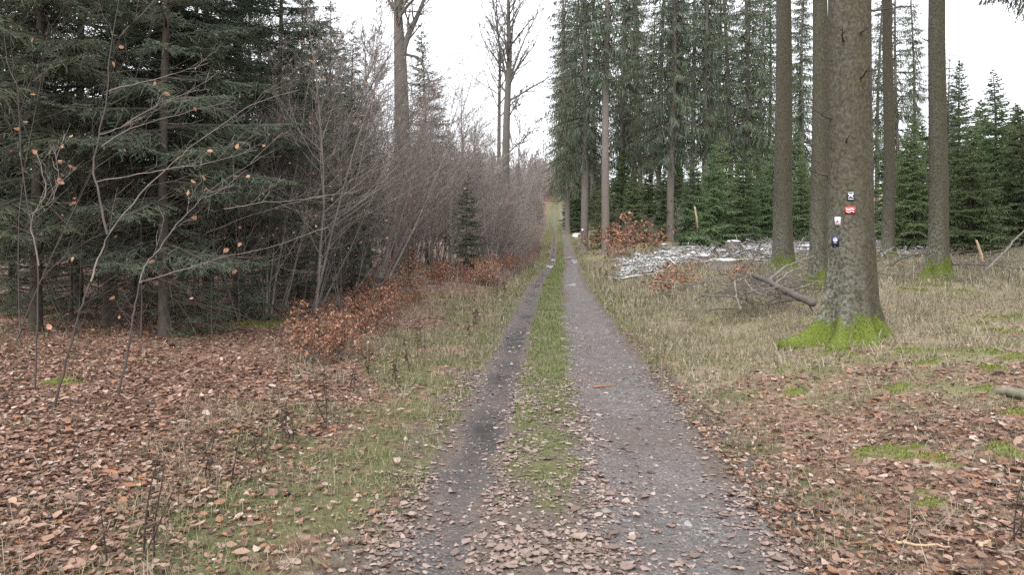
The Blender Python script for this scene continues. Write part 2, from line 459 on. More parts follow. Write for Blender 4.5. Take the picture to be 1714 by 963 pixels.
# ------------------------------------------------------------------ object helpers
def link(name, data, parent=None, loc=None, rot=None, scale=None):
    o = bpy.data.objects.new(name, data); COL.objects.link(o)
    if parent is not None: o.parent = parent
    if loc is not None: o.location = loc
    if rot is not None: o.rotation_euler = rot
    if scale is not None: o.scale = scale if hasattr(scale, '__len__') else (scale,) * 3
    return o
def tag(o, label, cat, group=None, kind=None):
    o['label'] = label
    if cat: o['category'] = cat
    if group: o['group'] = group
    if kind: o['kind'] = kind
    return o
def thing(name, label, cat, loc, parts, rz=0.0, scale=1.0, group=None, tilt=(0, 0)):
    root = link(name, None, None, loc, (tilt[0], tilt[1], rz), scale)
    root.empty_display_size = .2
    tag(root, label, cat, group)
    for pn, me in parts: link(pn, me, root)
    return root

# ------------------------------------------------------------------ ground zones
MOSS = [(1490, 765, .34), (1555, 770, .32), (1530, 755, .2), (1555, 828, .13), (1560, 850, .10), (1390, 592, .30), (1425, 600, .22), (1530, 590, .28), (1655, 592, .34),
        (1690, 560, .4), (1625, 600, .22), (1700, 600, .3), (1660, 620, .18), (1640, 545, .3), (1525, 487, .5), (1560, 480, .5), (1610, 490, .35), (1690, 535, .4),
        (1150, 470, .5), (1080, 500, .5), (1500, 655, .2), (1470, 570, .25), (1640, 652, .22), (1330, 660, .2), (1300, 625, .22), (1550, 610, .3), (1680, 760, .2), (1700, 700, .2),
        (530, 553, .5), (420, 545, .5), (105, 645, .18), (735, 500, .5), (600, 470, .5)]
MOSS_P = [(*hit(a, b)[:2], r) for a, b, r in MOSS]

def zones(x, y):
    x = np.asarray(x, float); y = np.asarray(y, float); u = x - xc(y)
    n = fbm(x, y, .8, 3, 21) - .5; n2 = fbm(x, y, 3, 3, 22) - .5
    rut = rut_mask(x, y)
    wet = np.clip(1.2 - np.abs(u + .66) / .35, 0, 1) * (.45 + .55 * sst(4.0, 6, y)) + .25 * sst(.2, .6, fbm(x, y, 1.2, 3, 23)) * (u > .1)
    strip = sst(-.5, -.36, u) * (1 - sst(.05, .42, u)) * (sst(3.6, 7.5, y + 4 * n) * .8 + .12)
    lv = sst(-3.1 - 1.6 * n, -1.9 - 1.6 * n, u) * (1 - sst(-1.0, -.85, u)) * np.clip(.75 + 1.2 * (fbm(x, y, 1.7, 3, 24) - .45), .25, 1)
    re = sst(1.1, 1.25, u) * np.maximum((1 - sst(1.7 + n, 2.6 + n, u)) * .62, .38 * sst(.42, .6, fbm(x, y, 1.3, 3, 25)))
    fardr = sst(7, 12, y + 1.2 * (u - 2) * 0)
    grass = np.clip(np.maximum(np.maximum(strip, lv * .8), re * (.6 + .4 * fardr)) + .9 * n2, 0, 1)
    grass = np.maximum(grass, .8 * sst(60, 75, y) * (np.abs(u) < 1.6) * (1 - rut))
    dry_far = sst(70, 100, y) * (np.abs(u) < 2.2) * .7
    dry = np.clip(sst(1.2, 1.6, u) * (sst(5.0, 12, y + n * 6) * .85 + .36) * (1 - .35 * sst(9, 14, u)) + n2 * .5, 0, 1)
    dry = np.maximum(dry, np.clip(lv * .5 * sst(9, 20, y) + n * .5, 0, 1))
    dry = np.maximum(dry, dry_far)
    moss = np.zeros_like(x)
    for mx, my, r in MOSS_P:
        k = np.where((np.abs(x - mx) < 1.7 * r) & (np.abs(y - my) < 1.7 * r))[0]
        if len(k) == 0: continue
        d = np.hypot(x[k] - mx, (y[k] - my)) / r
        moss[k] = np.maximum(moss[k], np.clip(.95 - d * .8 + 1.9 * (fbm(x[k], y[k], 6, 4, 30) - .5), 0, 1) * np.clip(1.7 - d, 0, 1))
    clr = sst(26, 31, y) * (1 - sst(42, 48, y)) * sst(3.6, 6, u)
    snow = np.clip(clr * (fbm(x, y, 1.6, 5, 40) * 1.15 - .13), 0, 1)
    snow = np.maximum(snow, .62 * np.exp(-(((u - 2.0) / .9) ** 2 + ((y - 86) / 8.) ** 2)) * (.5 + fbm(x, y, 1.5, 3, 41)))
    soil = sst(-1.5, -1.1, u) * (1 - sst(1.35, 1.75, u)) * (1 - sst(50, 70, y))
    return dict(soil=soil, rut=rut, wet=wet, grass=grass, dry=dry, moss=moss, snow=snow)

def build_ground():
    uin = np.arange(-1.45, 1.7, .036)
    def outw(a, sgn):
        o = []; s = .05; v = a
        while abs(v) < 260: v += sgn * s; s *= 1.065; o.append(v)
        return np.array(o)
    ul = outw(uin[0], -1)[::-1]; ur = outw(uin[-1], 1)
    U = np.concatenate([ul, uin, ur])
    ys = [-40, -20, -10, -5, -2, 0, 1, 1.6, 2.0]
    y = 2.0
    while y < 600:
        y += max(.03, y * .0115); ys.append(y)
    Y = np.array(ys)
    UU, YY = np.meshgrid(U, Y); XX = UU + xc(YY)
    ZZ = height(XX, YY)
    z = zones(XX.ravel(), YY.ravel())
    ZZ = ZZ + (.05 * z['moss']).reshape(ZZ.shape)
    V = np.stack([XX, YY, ZZ], -1).reshape(-1, 3)
    ny, nx = UU.shape
    i = (np.arange(ny - 1)[:, None] * nx + np.arange(nx - 1)[None])
    Q = np.stack([i, i + 1, i + nx + 1, i + nx], -1)
    uc = .5 * (U[1:] + U[:-1])
    intrack = (uc > -1.02) & (uc < 1.32)
    def sub(mask, name):
        q = Q[:, mask].reshape(-1, 4); used = np.unique(q)
        re = np.zeros(len(V), int); re[used] = np.arange(len(used))
        return mk_mesh(name, V[used], [re[q]], M['ground'], smooth=True, attrs={k: a[used] for k, a in z.items()})
    g = link('forest_ground', sub(~intrack, 'forest_ground')); tag(g, 'forest floor of brown fallen leaves, dry grass and moss beside the track', None, kind='structure')
    t = link('forest_track', sub(intrack, 'forest_track')); tag(t, 'two rutted gravel track with a grassy middle strip', None, kind='structure')
    return g, t
GROUND, TRACK = build_ground()

# puddles standing in the ruts where the track dips
def puddle(px, py, lx, ly, seed, label):
    p = hit(px, py); rng = np.random.default_rng(seed)
    n = 26; th = np.arange(n) / n * 2 * np.pi
    rr = 1 + .28 * np.sin(th * 2 + rng.uniform(0, 6)) + .18 * np.sin(3 * th + rng.uniform(0, 6)) + .1 * np.sin(5 * th + rng.uniform(0, 6))
    X = p[0] + lx * rr * np.cos(th); Y = p[1] + ly * rr * np.sin(th)
    z = float(np.percentile(np.concatenate([height(p[0] + (X - p[0]) * k, p[1] + (Y - p[1]) * k) for k in (.2, .5, .8, 1)]), 58)) + .008
    me = mk_mesh('puddle', np.stack([X - p[0], Y - p[1], np.zeros(n)], -1), [np.arange(n)[None]], M['water'])
    tag(link('puddle', me, None, (p[0], p[1], z)), label, None, kind='structure')
puddle(923, 448, .24, 2.0, 1, 'small bright puddle in the rut beside the brown bushes')
puddle(926, 436, .20, 1.8, 2, 'far bright puddle in the rut beside the brown bushes')
puddle(963, 437, .30, 3.4, 3, 'long bright puddle in the rut beside the dry grass')
puddle(952, 431, .34, 1.6, 4, 'small puddle at the bend of the track')
puddle(957, 478, .20, .5, 5, 'thin wet patch in the wide gravel rut')

# ------------------------------------------------------------------ leaves
def leaf_geo(pos, size, yaw, tilt, rng, lod=0):
    """ovate, folded and curled leaves"""
    n = len(pos)
    if lod == 0:
        T = np.array([[0, 0], [.16, .20], [.16, -.20], [.2, 0], [.46, .31], [.46, -.31], [.48, 0], [.76, .20], [.76, -.20], [.76, 0], [1, 0]])
        F = [np.array([[0, 2, 3], [0, 3, 1], [9, 8, 10], [9, 10, 7]]), np.array([[3, 2, 5, 6], [3, 6, 4, 1], [6, 5, 8, 9], [6, 9, 7, 4]])]
    elif lod == 2:
        T = np.array([[0, 0], [.45, -.28], [1, 0], [.5, .28]]); F = [np.array([[0, 1, 2], [0, 2, 3]])]
    else:
        T = np.array([[0, 0], [.25, -.26], [.72, -.24], [1, 0], [.72, .24], [.25, .26]]); F = [np.array([[0, 1, 2, 3], [0, 3, 4, 5]])]
    X = np.tile(T[None], (n, 1, 1)) - np.array([.5, 0])
    X = X * (1 + rng.normal(0, .06, X.shape))
    fold = rng.normal(.14, .28, (n, 1)); curl = rng.normal(.2, .4, (n, 1)); tw = rng.normal(0, .4, (n, 1))
    z = fold * np.abs(X[..., 1]) + curl * X[..., 0] ** 2 + tw * X[..., 0] * X[..., 1] + rng.normal(0, .03, X.shape[:2])
    L = np.stack([X[..., 0], X[..., 1] * rng.uniform(.85, 1.25, (n, 1)), z], -1) * np.asarray(size).reshape(-1, 1, 1)
    ax = rng.uniform(0, 2 * np.pi, n)
    k = np.stack([np.cos(ax), np.sin(ax), np.zeros(n)], -1)[:, None]
    c = np.cos(tilt)[:, None, None]; s = np.sin(tilt)[:, None, None]
    L = L * c + np.cross(np.broadcast_to(k, L.shape), L) * s + k * (L * k).sum(-1, keepdims=True) * (1 - c)
    cy, sy = np.cos(yaw)[:, None], np.sin(yaw)[:, None]
    L = np.stack([L[..., 0] * cy - L[..., 1] * sy, L[..., 0] * sy + L[..., 1] * cy, L[..., 2]], -1)
    V = (L + pos[:, None]).reshape(-1, 3); nv = T.shape[0]
    return V, [(f[None] + (np.arange(n) * nv)[:, None, None]).reshape(-1, f.shape[1]) for f in F]

def scatter(dens_fn, y0, y1, per_m2, rng, xpad=.4):
    """points on the ground inside the view wedge, kept where dens_fn says"""
    xl = lambda y: -(CX + (925 - CX)) / F_PX * y * 1.0 - xpad - .3
    xr = lambda y: (1714 - 925) / F_PX * y + xpad
    W0, W1 = xl(y1), xr(y1)
    n = int((W1 - W0) * (y1 - y0) * per_m2)
    x = rng.uniform(W0, W1, n); y = rng.uniform(y0, y1, n)
    k = (x > xl(y) - .2) & (x < xr(y) + .2); x, y = x[k], y[k]
    k = rng.uniform(0, 1, len(x)) < dens_fn(x, y)
    return x[k], y[k]

def d_litter(x, y):
    z = zones(x, y); u = x - xc(y)
    d = np.where(u < 0, sst(-1.2, -2.7, u) * .85 + .17, .50 * (1 - .75 * z['dry']) * (.45 + 1.1 * fbm(x, y, .9, 3, 52)) + .10)
    d = d * (1 - .8 * z['moss']) * (1 - .55 * z['grass'] * (u > -2.4))
    d = d * (.55 + .9 * fbm(x, y, 1.5, 3, 50))
    return np.where((u > -1.0) & (u < 1.2), 0, d)
def d_track(x, y):
    z = zones(x, y); u = x - xc(y)
    near = 1 - sst(4.5, 10, y)
    edge = np.exp(-((u + 1.0) / .17) ** 2) + .8 * np.exp(-((u + .36) / .17) ** 2) + np.exp(-((u - 1.25) / .16) ** 2) + .55 * np.exp(-((u - .2) / .2) ** 2)
    mid = (u > -.5) & (u < .3)
    d = .62 * edge * (.35 + .65 * (1 - sst(8, 22, y))) + mid * near * .6 + (.07 + .04 * near) * z['rut'] + mid * .09
    d = d * (.3 + 1.5 * sst(.28, .7, fbm(x, y, 2.6, 3, 51))) * (1 - .4 * z['wet'] * z['rut'])
    return np.where((u > -1.25) & (u < 1.5), np.clip(d, 0, 1), 0)

def build_leaves():
    rng = np.random.default_rng(11)
    single = []
    def batch(fn, name, mat, bands, label, smul, tl, lift):
        A = Acc()
        for y0, y1, per, lod in bands:
            x, y = scatter(fn, y0, y1, per, rng)
            n = len(x); z = height(x, y)
            size = rng.lognormal(math.log(.036 * smul), .38, n)
            pos = np.stack([x, y, z + rng.uniform(.004, lift, n)], -1)
            tilt = np.abs(rng.normal(0, tl, n)); yaw = rng.uniform(0, 2 * np.pi, n)
            keep = np.ones(n, bool)
            if y0 == 2.6:
                px, py, d = pix(pos)
                okv = (px > 10) & (px < 1704) & (py < 955) & (y < 4.6)
                cand = np.where(okv)[0]
                score = np.minimum(size[cand], .055) / d[cand] * (1 + .6 * (pos[cand, 2] - z[cand] > lift * .6))
                top = cand[np.argsort(-score)[:150]]
                keep[top] = False
                for j in top: single.append((pos[j] + [0, 0, .004], size[j] * .95, yaw[j], tilt[j]))
            V, F = leaf_geo(pos[keep], size[keep], yaw[keep], tilt[keep], rng, lod)
            A.add(V, F)
        o = link(name, A.mesh(name, mat)); tag(o, label, None, kind='stuff')
    batch(d_litter, 'leaf_litter', M['litter'], [(2.6, 5, 1900, 0), (5, 8, 1300, 1), (8, 14, 680, 2), (14, 24, 170, 2), (24, 40, 25, 2)],
          'brown fallen beech leaves covering the forest floor', 1.0, .32, .028)
    batch(d_track, 'track_leaf_litter', M['trackleaf'], [(2.6, 5, 1900, 0), (5, 9, 1100, 1), (9, 14, 700, 2), (14, 30, 200, 2)],
          'pale flattened leaves lying along the track', .92, .08, .005)
    batch(d_litter, 'leaf_crumbs', M['crumb'], [(2.601, 6, 1900, 2), (6, 10, 600, 2)], 'broken dark leaf crumbs matted beneath the fallen leaves', .48, .3, .02)
    # the largest leaves of the foreground are objects of their own
    vs = []
    for k in range(8):
        V, F = leaf_geo(np.zeros((1, 3)), np.ones(1), np.zeros(1), np.zeros(1), rng, 0)
        vs.append((mk_mesh('leaf', V, F, M['leafobj']), mk_mesh('leaf', V, F, M['trackobj'])))
    for i, (p, s, yw, tl) in enumerate(single[:300]):
        u = p[0] - float(xc(p[1]))
        tk = -1.02 < u < 1.32
        link('leaf', vs[i % 8][int(tk)], TRACK if tk else GROUND, p, (tl * .6, tl * .4, yw), s)
build_leaves()

# ------------------------------------------------------------------ grass, moss, gravel
def blades(x, y, z, hgt, wid, lean, rng, dirbias=None):
    n = len(x); az = rng.uniform(0, 2 * np.pi, n)
    ld = np.stack([np.cos(az), np.sin(az), np.zeros(n)], -1)
    sd = np.stack([-np.sin(az), np.cos(az), np.zeros(n)], -1)
    sa = az + rng.uniform(-1, 1, n); sd = np.stack([-np.sin(sa), np.cos(sa), np.zeros(n)], -1)
    b = np.stack([x, y, z - .005], -1)
    h = hgt[:, None]; w = wid[:, None]; l = lean[:, None]
    up = np.array([0, 0, 1.])
    m = b + up * h * .6 + ld * h * l * .35; t = b + up * h * (1 - .35 * l) + ld * h * l
    V = np.stack([b - sd * w, b + sd * w, m + sd * w * .7, m - sd * w * .7, t], 1).reshape(-1, 3)
    o = (np.arange(n) * 5)[:, None]
    return V, [o + np.array([[0, 1, 2, 3]]), o + np.array([[3, 2, 4]])]

def build_grass():
    rng = np.random.default_rng(5)
    def g_strip(x, y):
        z = zones(x, y); u = x - xc(y)
        cl = sst(.32, .62, fbm(x, y, 5, 2, 60))
        return np.where((u > -.6) & (u < .5), z['grass'] * (1 - z['rut']) * (.3 + .7 * cl), 0)
    def g_verge(x, y):
        z = zones(x, y); u = x - xc(y)
        cl = .25 + .75 * sst(.35, .6, fbm(x, y, 4, 2, 61))
        return np.where((u < -.85) | (u > 1.15), z['grass'] * (1 - z['rut']) * cl, 0)
    def g_dry(x, y):
        z = zones(x, y); u = x - xc(y)
        return np.where((u > 1.2) | (u < -1.4), z['dry'] * (1 - .9 * z['moss']) * (1 - .7 * z['snow']) * (.15 + .85 * sst(.3, .6, fbm(x, y, 3, 2, 62))), 0)
    def batch(fn, name, mat, bands, label):
        A = Acc()
        for y0, y1, per, h0, w0, ln in bands:
            x, y = scatter(fn, y0, y1, per, rng); n = len(x)
            A.add(*blades(x, y, height(x, y), rng.lognormal(math.log(h0), .35, n), np.full(n, w0) * rng.uniform(.6, 1.3, n), rng.uniform(.2, ln, n), rng))
        tag(link(name, A.mesh(name, mat)), label, None, kind='stuff')
    batch(g_strip, 'strip_grass', M['grass'], [(2.8, 7, 3600, .035, .0022, 1.1), (7, 14, 1700, .045, .0035, 1.0), (14, 34, 500, .055, .007, 1.0), (34, 75, 90, .07, .016, 1.0)], 'short green grass growing between the wheel ruts')
    batch(g_verge, 'verge_grass', M['verge'], [(2.8, 7, 2300, .06, .0023, 1.3), (7, 14, 900, .08, .004, 1.3), (14, 34, 240, .10, .009, 1.2), (34, 75, 60, .14, .014, 1.0)], 'pale green and straw coloured grass on the track verges')
    batch(g_dry, 'dry_grass', M['dry'], [(2.8, 8, 1700, .065, .0012, 2.0), (8, 16, 430, .11, .0036, 1.7), (16, 34, 120, .20, .008, 1.3), (34, 50, 40, .3, .012, 1.2)], 'long bleached dry grass')
    def g_tuss(x, y):
        z = zones(x, y); u = x - xc(y)
        t = sst(.60, .72, fbm(x, y, 2.6, 2, 64))
        return np.where((u < -1.15) & (u > -3.2), t, np.where((u > 1.5), t * .6, 0)) * (1 - z['rut']) * (1 - z['moss'])
    batch(g_tuss, 'tussock_grass', M['dry'], [(2.8, 7, 700, .15, .0014, 2.2), (7, 16, 420, .20, .0024, 2.0), (16, 34, 110, .26, .005, 1.8)], 'flattened straw tussocks on both verges')
    # moss cushions
    def g_moss(x, y):
        return sst(.35, .6, zones(x, y)['moss'])
    A = Acc()
    for y0, y1, per, h0, w0 in [(3, 9, 2600, .022, .004), (9, 20, 900, .035, .008)]:
        x, y = scatter(g_moss, y0, y1, per, rng); n = len(x)
        m = zones(x, y)['moss']
        A.add(*blades(x, y, height(x, y) + .05 * m, rng.lognormal(math.log(h0), .3, n), np.full(n, w0), rng.uniform(.1, 1.3, n), rng))
    tag(link('moss_cushions', A.mesh('moss_cushions', M['moss'])), 'bright green moss cushions on the forest floor', None, kind='stuff')
    # gravel in the ruts
    def g_rut(x, y): return rut_mask(x, y) * (.2 + .8 * sst(.4, .65, fbm(x, y, 3, 2, 66)))
    A = Acc()
    for y0, y1, per, r0 in [(2.6, 7, 800, .006), (2.6, 8, 22, .014), (7, 14, 300, .011), (8, 20, 8, .02)]:
        x, y = scatter(g_rut, y0, y1, per, rng); n = len(x)
        O = np.array([[1, 0, 0], [0, 1, 0], [-1, 0, 0], [0, -1, 0], [0, 0, .7], [0, 0, -.4]], float)
        Fo = np.array([[0, 1, 4], [1, 2, 4], [2, 3, 4], [3, 0, 4]])
        r = rng.lognormal(math.log(r0), .45, n)
        a = rng.uniform(0, 6.28, n); ca, sa = np.cos(a)[:, None], np.sin(a)[:, None]
        P = O[None] * rng.uniform(.6, 1.3, (n, 6, 3)) * r[:, None, None]
        P = np.stack([P[..., 0] * ca - P[..., 1] * sa, P[..., 0] * sa + P[..., 1] * ca, P[..., 2]], -1)
        V = P + np.stack([x, y, height(x, y)], -1)[:, None]
        A.add(V.reshape(-1, 3), (Fo[None] + (np.arange(n) * 6)[:, None, None]).reshape(-1, 3))
    M['stone'] = foliage('gravel_stone_material', [(0, (.07, .062, .058)), (.7, (.135, .124, .118)), (1, (.26, .245, .24))], 0, .6, .35, 0)
    tag(link('gravel', A.mesh('gravel', M['stone'])), 'grey gravel pressed into the wheel ruts', None, kind='stuff')
build_grass()

# ------------------------------------------------------------------ spruces
def bough_template(L, lod, droop, hang, seed):
    """one bough of length L along +X: (a, b, side, width) sprays and the stem polyline"""
    rng = np.random.default_rng(seed)
    m = 6; t = np.linspace(0, 1, m)
    stem = np.stack([L * t * (1 - .08 * droop * t), .05 * L * np.sin(3 * t + seed) * t, -droop * L * t ** 1.6 + .10 * L * np.maximum(0, t - .55) ** 1.2 * 2], -1)[None]
    R0 = np.linspace(.018 * L + .004, .003, m)[None]
    a, b, sd, w = [], [], [], []
    step = {0: .055, 1: .10, 2: .20}[lod]
    ns = max(4, int(L / step))
    for sgn in (-1, 1):
        ts = np.clip((np.arange(ns) + rng.uniform(0, 1, ns)) / ns, 0, .97) ** .9
        ts = .10 + .88 * ts
        s = ts * (m - 1); i = np.minimum(s.astype(int), m - 2); f = (s - i)[:, None]
        p = stem[0, i] * (1 - f) + stem[0, i + 1] * f; tan = nrm(stem[0, i + 1] - stem[0, i])
        prof = np.sin(np.clip(ts * 1.1 + .12, 0, 1) * np.pi) ** .8 * .36 + .05
        ln = L * prof * rng.uniform(.6, 1.15, ns) * (1 - .3 * hang) + .05
        lat = np.array([0, sgn, 0.])
        d = nrm(tan * rng.uniform(.45, .9, (ns, 1)) + lat * (1 - .55 * hang) + np.array([0, 0, -1.]) * (.12 + 1.5 * hang) + rng.normal(0, .13, (ns, 3)))
        S = grow(p, d, ln, 4, .06, (0, 0, -1), .25 + .7 * hang, rng)
        wd = {0: .009, 1: .015, 2: .030}[lod]
        if lod == 2:
            a += [S[:, 0], S[:, 1]]; b += [S[:, 2], S[:, 3]]; w += [np.full(ns, wd) * rng.uniform(.7, 1.4, ns), np.full(ns, wd) * rng.uniform(.6, 1.1, ns)]
            sd += [np.tile([.3, 0, 1.], (ns, 1)) * 0 + np.cross(d, [0, 0, 1.]) + rng.normal(0, .3, (ns, 3))] * 2
        else:
            a += [S[:, 0], S[:, 1]]; b += [S[:, 2], S[:, 3]]; w += [np.full(ns, wd), np.full(ns, wd * .9)]
            sd += [np.cross(d, [0, 0, 1.]) + rng.normal(0, .2, (ns, 3))] * 2
            k = 6 if lod == 0 else 3
            cp, cd, _, ct, cl_ = spawn(S, np.ones(S.shape[:2]), k, .12, .95, .85, rng, flat=.75)
            cd = nrm(cd + np.array([0, 0, -1.]) * (.15 + .8 * hang))
            cln = np.clip(cl_ * .42 * (1.1 - ct) + .02, .03, .22) * rng.uniform(.7, 1.3, len(ct))
            a.append(cp); b.append(cp + cd * cln[:, None]); w.append(np.full(len(ct), wd * .95)); sd.append(np.cross(cd, [0, 0, 1.]) + rng.normal(0, .25, cd.shape))
    # the leading shoot
    a.append(stem[0, 3:5]); b.append(stem[0, 4:6] + .0); w.append(np.full(2, .012)); sd.append(np.tile([0, 1., 0], (2, 1)))
    return tuple(np.concatenate(v) for v in (a, b, sd)) + (np.concatenate(w), stem[0], R0[0])

_TPL = {}
def tpl(L, lod, droop, hang, k):
    Lq = min([.3, .6, 1.0, 1.5, 2.2, 3.0], key=lambda q: abs(q - L))
    key = (Lq, lod, round(droop, 1), round(hang, 1), k)
    if key not in _TPL: _TPL[key] = bough_template(Lq, lod, droop, hang, hash(key) % 99991)
    return Lq, _TPL[key]

def spruce(H, cb, Rm, lod, seed, old=0.0, kw=1.0, needle='needle_dark', barkm='bark_dark', r0=None, dead=30, whorl=.36, per=6, thin=0.0, cross=True, trunk_sides=9):
    """returns trunk and crown meshes with the foot at the origin"""
    rng = np.random.default_rng(seed)
    r0 = r0 or .012 * H + .02
    # trunk
    m = 22; t = np.linspace(0, 1, m) ** 1.5
    ph = rng.uniform(0, 6)
    P = np.stack([.010 * H * np.sin(t * 5 + ph) * t, .010 * H * np.cos(t * 4 + ph) * t - .010 * H * math.cos(ph) * t, t * H - .15], -1)[None]
    Rd = (r0 * (1 - t) ** .8 * (1 + .45 * np.exp(-t * H / .22)) + .006)[None]
    A = Acc(); A.add(*tubes(P, Rd, trunk_sides))
    if dead:
        hh = rng.uniform(.35, max(cb * 1.25, .6), dead); az = rng.uniform(0, 6.283, dead)
        st = np.stack([np.interp(hh, P[0, :, 2], P[0, :, 0]), np.interp(hh, P[0, :, 2], P[0, :, 1]), hh], -1)
        d = np.stack([np.cos(az), np.sin(az), rng.normal(-.08, .25, dead)], -1)
        ln = rng.uniform(.25, .8, dead) * Rm
        B = grow(st, d, ln, 5, .13, (0, 0, -1), .25, rng); RB = taper(dead, 5, rng.uniform(.005, .010, dead), np.full(dead, .0018))
        A.add(*tubes(B, RB, 3))
        p2, d2, r2, t2, l2 = spawn(B, RB, 4, .25, .95, .8, rng, flat=.5)
        C = grow(p2, d2, l2 * .32 * (1.2 - t2), 3, .12, (0, 0, -1), .15, rng)
        A.add(*tubes(C, taper(len(C), 3, r2 * .6, np.full(len(C), .0012)), 3))
    trunk = A.mesh('trunk', M[barkm], smooth=True)
    # crown
    hs_ = []
    h = cb
    while h < H * .985:
        k = per if h < H * .8 else max(3, per - 2)
        for j in range(k):
            if rng.uniform() < thin: continue
            hs_.append((h + rng.uniform(-.5, .5) * whorl, (j + rng.uniform(-.35, .35)) / k * 2 * math.pi + h * 2.4))
        h += whorl * rng.uniform(.8, 1.25) * (1 - .35 * (h / H))
    KA, KB, KS, KW, ST, SR = [], [], [], [], [], []
    for h, az in hs_:
        q = np.clip((h - cb) / (H - cb), 0, 1)
        prof = (1 - q) ** (.75 if old else .85) * min(1, .62 + q * (3 if old else 2.2)) + .03
        L = Rm * prof * (rng.uniform(.5, 1.25) if old else rng.uniform(.68, 1.18))
        pitch = R(28) * q - R(6 + 14 * old) * (1 - q) + rng.normal(0, .10)
        droop = round(.16 + .28 * old * (1 - q) + .05 * rng.uniform(-1, 1), 1)
        Lq, (a, b, sd, w, stem, sr) = tpl(L, lod, droop, round(old * (1 - .5 * q) * .9, 1), int(rng.integers(0, 3)))
        s = L / Lq
        ca, sa, cp, sp = math.cos(az), math.sin(az), math.cos(pitch), math.sin(pitch)
        Rm_ = np.array([[ca * cp, -sa, -ca * sp], [sa * cp, ca, -sa * sp], [sp, 0, cp]])
        o = np.array([np.interp(h, P[0, :, 2], P[0, :, 0]), np.interp(h, P[0, :, 2], P[0, :, 1]), h])
        fl = np.array([1, 1 if rng.uniform() < .5 else -1, 1])
        KA.append((a * fl * s) @ Rm_.T + o); KB.append((b * fl * s) @ Rm_.T + o); KS.append((sd * fl) @ Rm_.T); KW.append(w * kw)
        ST.append((stem * fl * s) @ Rm_.T + o); SR.append(sr * s)
    A = Acc()
    V, Q = kites(np.concatenate(KA), np.concatenate(KB), np.concatenate(KS), np.concatenate(KW), cross)
    A.add(V, Q, 0)
    A.add(*tubes(np.stack(ST), np.stack(SR), 3), 1)
    crown = A.mesh('crown', [M[needle], M['twig_dark' if barkm == 'bark_dark' else 'bark_dark']])
    return [('trunk', trunk), ('crown', crown)]

def place_spruce(parts, label, px, d, rz, s=1.0, group=None, tilt=None, name='spruce_tree'):
    p = on(px, d); q = rnd.uniform(.9, 1.12)
    return thing(name, label, 'tree', p, parts, rz, (s * q, s * q * rnd.uniform(.92, 1.08), s), group, tilt or (rnd.gauss(0, .012), rnd.gauss(0, .012)))

rnd = random.Random(4)
ORD = ['first', 'second', 'third', 'fourth', 'fifth', 'sixth', 'seventh', 'eighth', 'ninth', 'tenth', 'eleventh', 'twelfth', 'thirteenth', 'fourteenth', 'fifteenth', 'sixteenth', 'seventeenth', 'eighteenth', 'nineteenth', 'twentieth', 'twenty-first', 'twenty-second']
# the dark thicket beside the track: near detailed spruces
NEAR = [spruce(10.5, 1.55, 2.3, 0, 101, needle='needle_dark', dead=70, r0=.085, whorl=.46, per=7, thin=.15),
        spruce(9.0, 1.35, 2.1, 0, 102, needle='needle_blue', dead=70, r0=.075, whorl=.46, per=7, thin=.15)]
MIDS = [spruce(11, 1.6, 2.3, 1, 103, cross=False, kw=1.3, needle='needle_dark', dead=90, r0=.09, whorl=.42, per=8),
        spruce(9.5, 1.4, 2.1, 1, 104, cross=False, kw=1.3, needle='needle_blue', dead=90, r0=.08, whorl=.42, per=8),
        spruce(12, 2.0, 2.5, 1, 105, cross=False, kw=1.3, needle='needle_dark', dead=90, r0=.10, whorl=.45, per=8)]
YOUNG0 = spruce(5.6, .2, 2.3, 1, 305, needle='needle_blue', dead=10, r0=.06, whorl=.5, per=7, thin=.2, kw=.8)
near_spots = [(60, 9.6, 0, .95, 'dark spruce at the outer edge of the thicket, behind the crooked pale twigs'),
              (185, 10.6, 1, 1.1, 'tall dark spruce behind the forked bare sapling'),
              (275, 9.4, 1, .92, 'bluish spruce with low sprays over the leaf litter beside the pale arching sapling'),
              (350, 12.2, 0, .9, 'dark spruce with a broad crown at the middle of the thicket'),
              (455, 14.2, 1, .95, 'spruce with low boughs above the copper beech seedlings'),
              (130, 13.6, 0, 1.05, 'dark spruce in the second row behind the forked bare sapling')]
for px, d, k, s, lab in near_spots:
    place_spruce(NEAR[k], lab, px, d, rnd.uniform(0, 6.28), s, 'spruces of the dark thicket')
for px, d, sz, lab in [(325, 9.8, .34, 'small spruce spreading over the litter before the thicket'), (408, 11.6, .36, 'small spruce at the thicket edge beside the forked sapling'), (120, 11.2, .4, 'small spruce under the tall dark spruces near the outer edge'), (225, 12.6, .42, 'small spruce between the dark trunks'), (590, 17.2, .5, 'bright small spruce above the copper seedlings'), (30, 11.8, .42, 'small spruce beneath the crooked pale sapling'), (500, 15.6, .42, 'small spruce among the bare saplings')]:
    place_spruce(YOUNG0, lab, px, d, rnd.uniform(0, 6.28), sz, 'small spruces under the thicket edge', name='young_spruce')
mid_spots = [(20, 14), (230, 15), (305, 16.5), (395, 17.5), (500, 17.5), (545, 21), (590, 19.5), (90, 18), (170, 20), (440, 22), (350, 23), (480, 27), (-60, 13), (-120, 17),
             (-20, 20), (260, 24), (60, 25), (150, 28), (560, 28), (620, 30), (400, 30), (300, 33), (210, 35), (100, 36), (0, 32), (500, 36), (450, 42), (350, 44), (590, 40), (250, 48), (120, 50), (-40, 44), (20, 55), (640, 46)]
for i, (px, d) in enumerate(mid_spots):
    place_spruce(MIDS[i % 3], 'dark spruce standing deep inside the thicket', px, d, rnd.uniform(0, 6.28), rnd.uniform(.75, 1.05) * (.95 if 400 < px < 560 else .62 if d > 19 else .9), 'spruces deep inside the thicket')
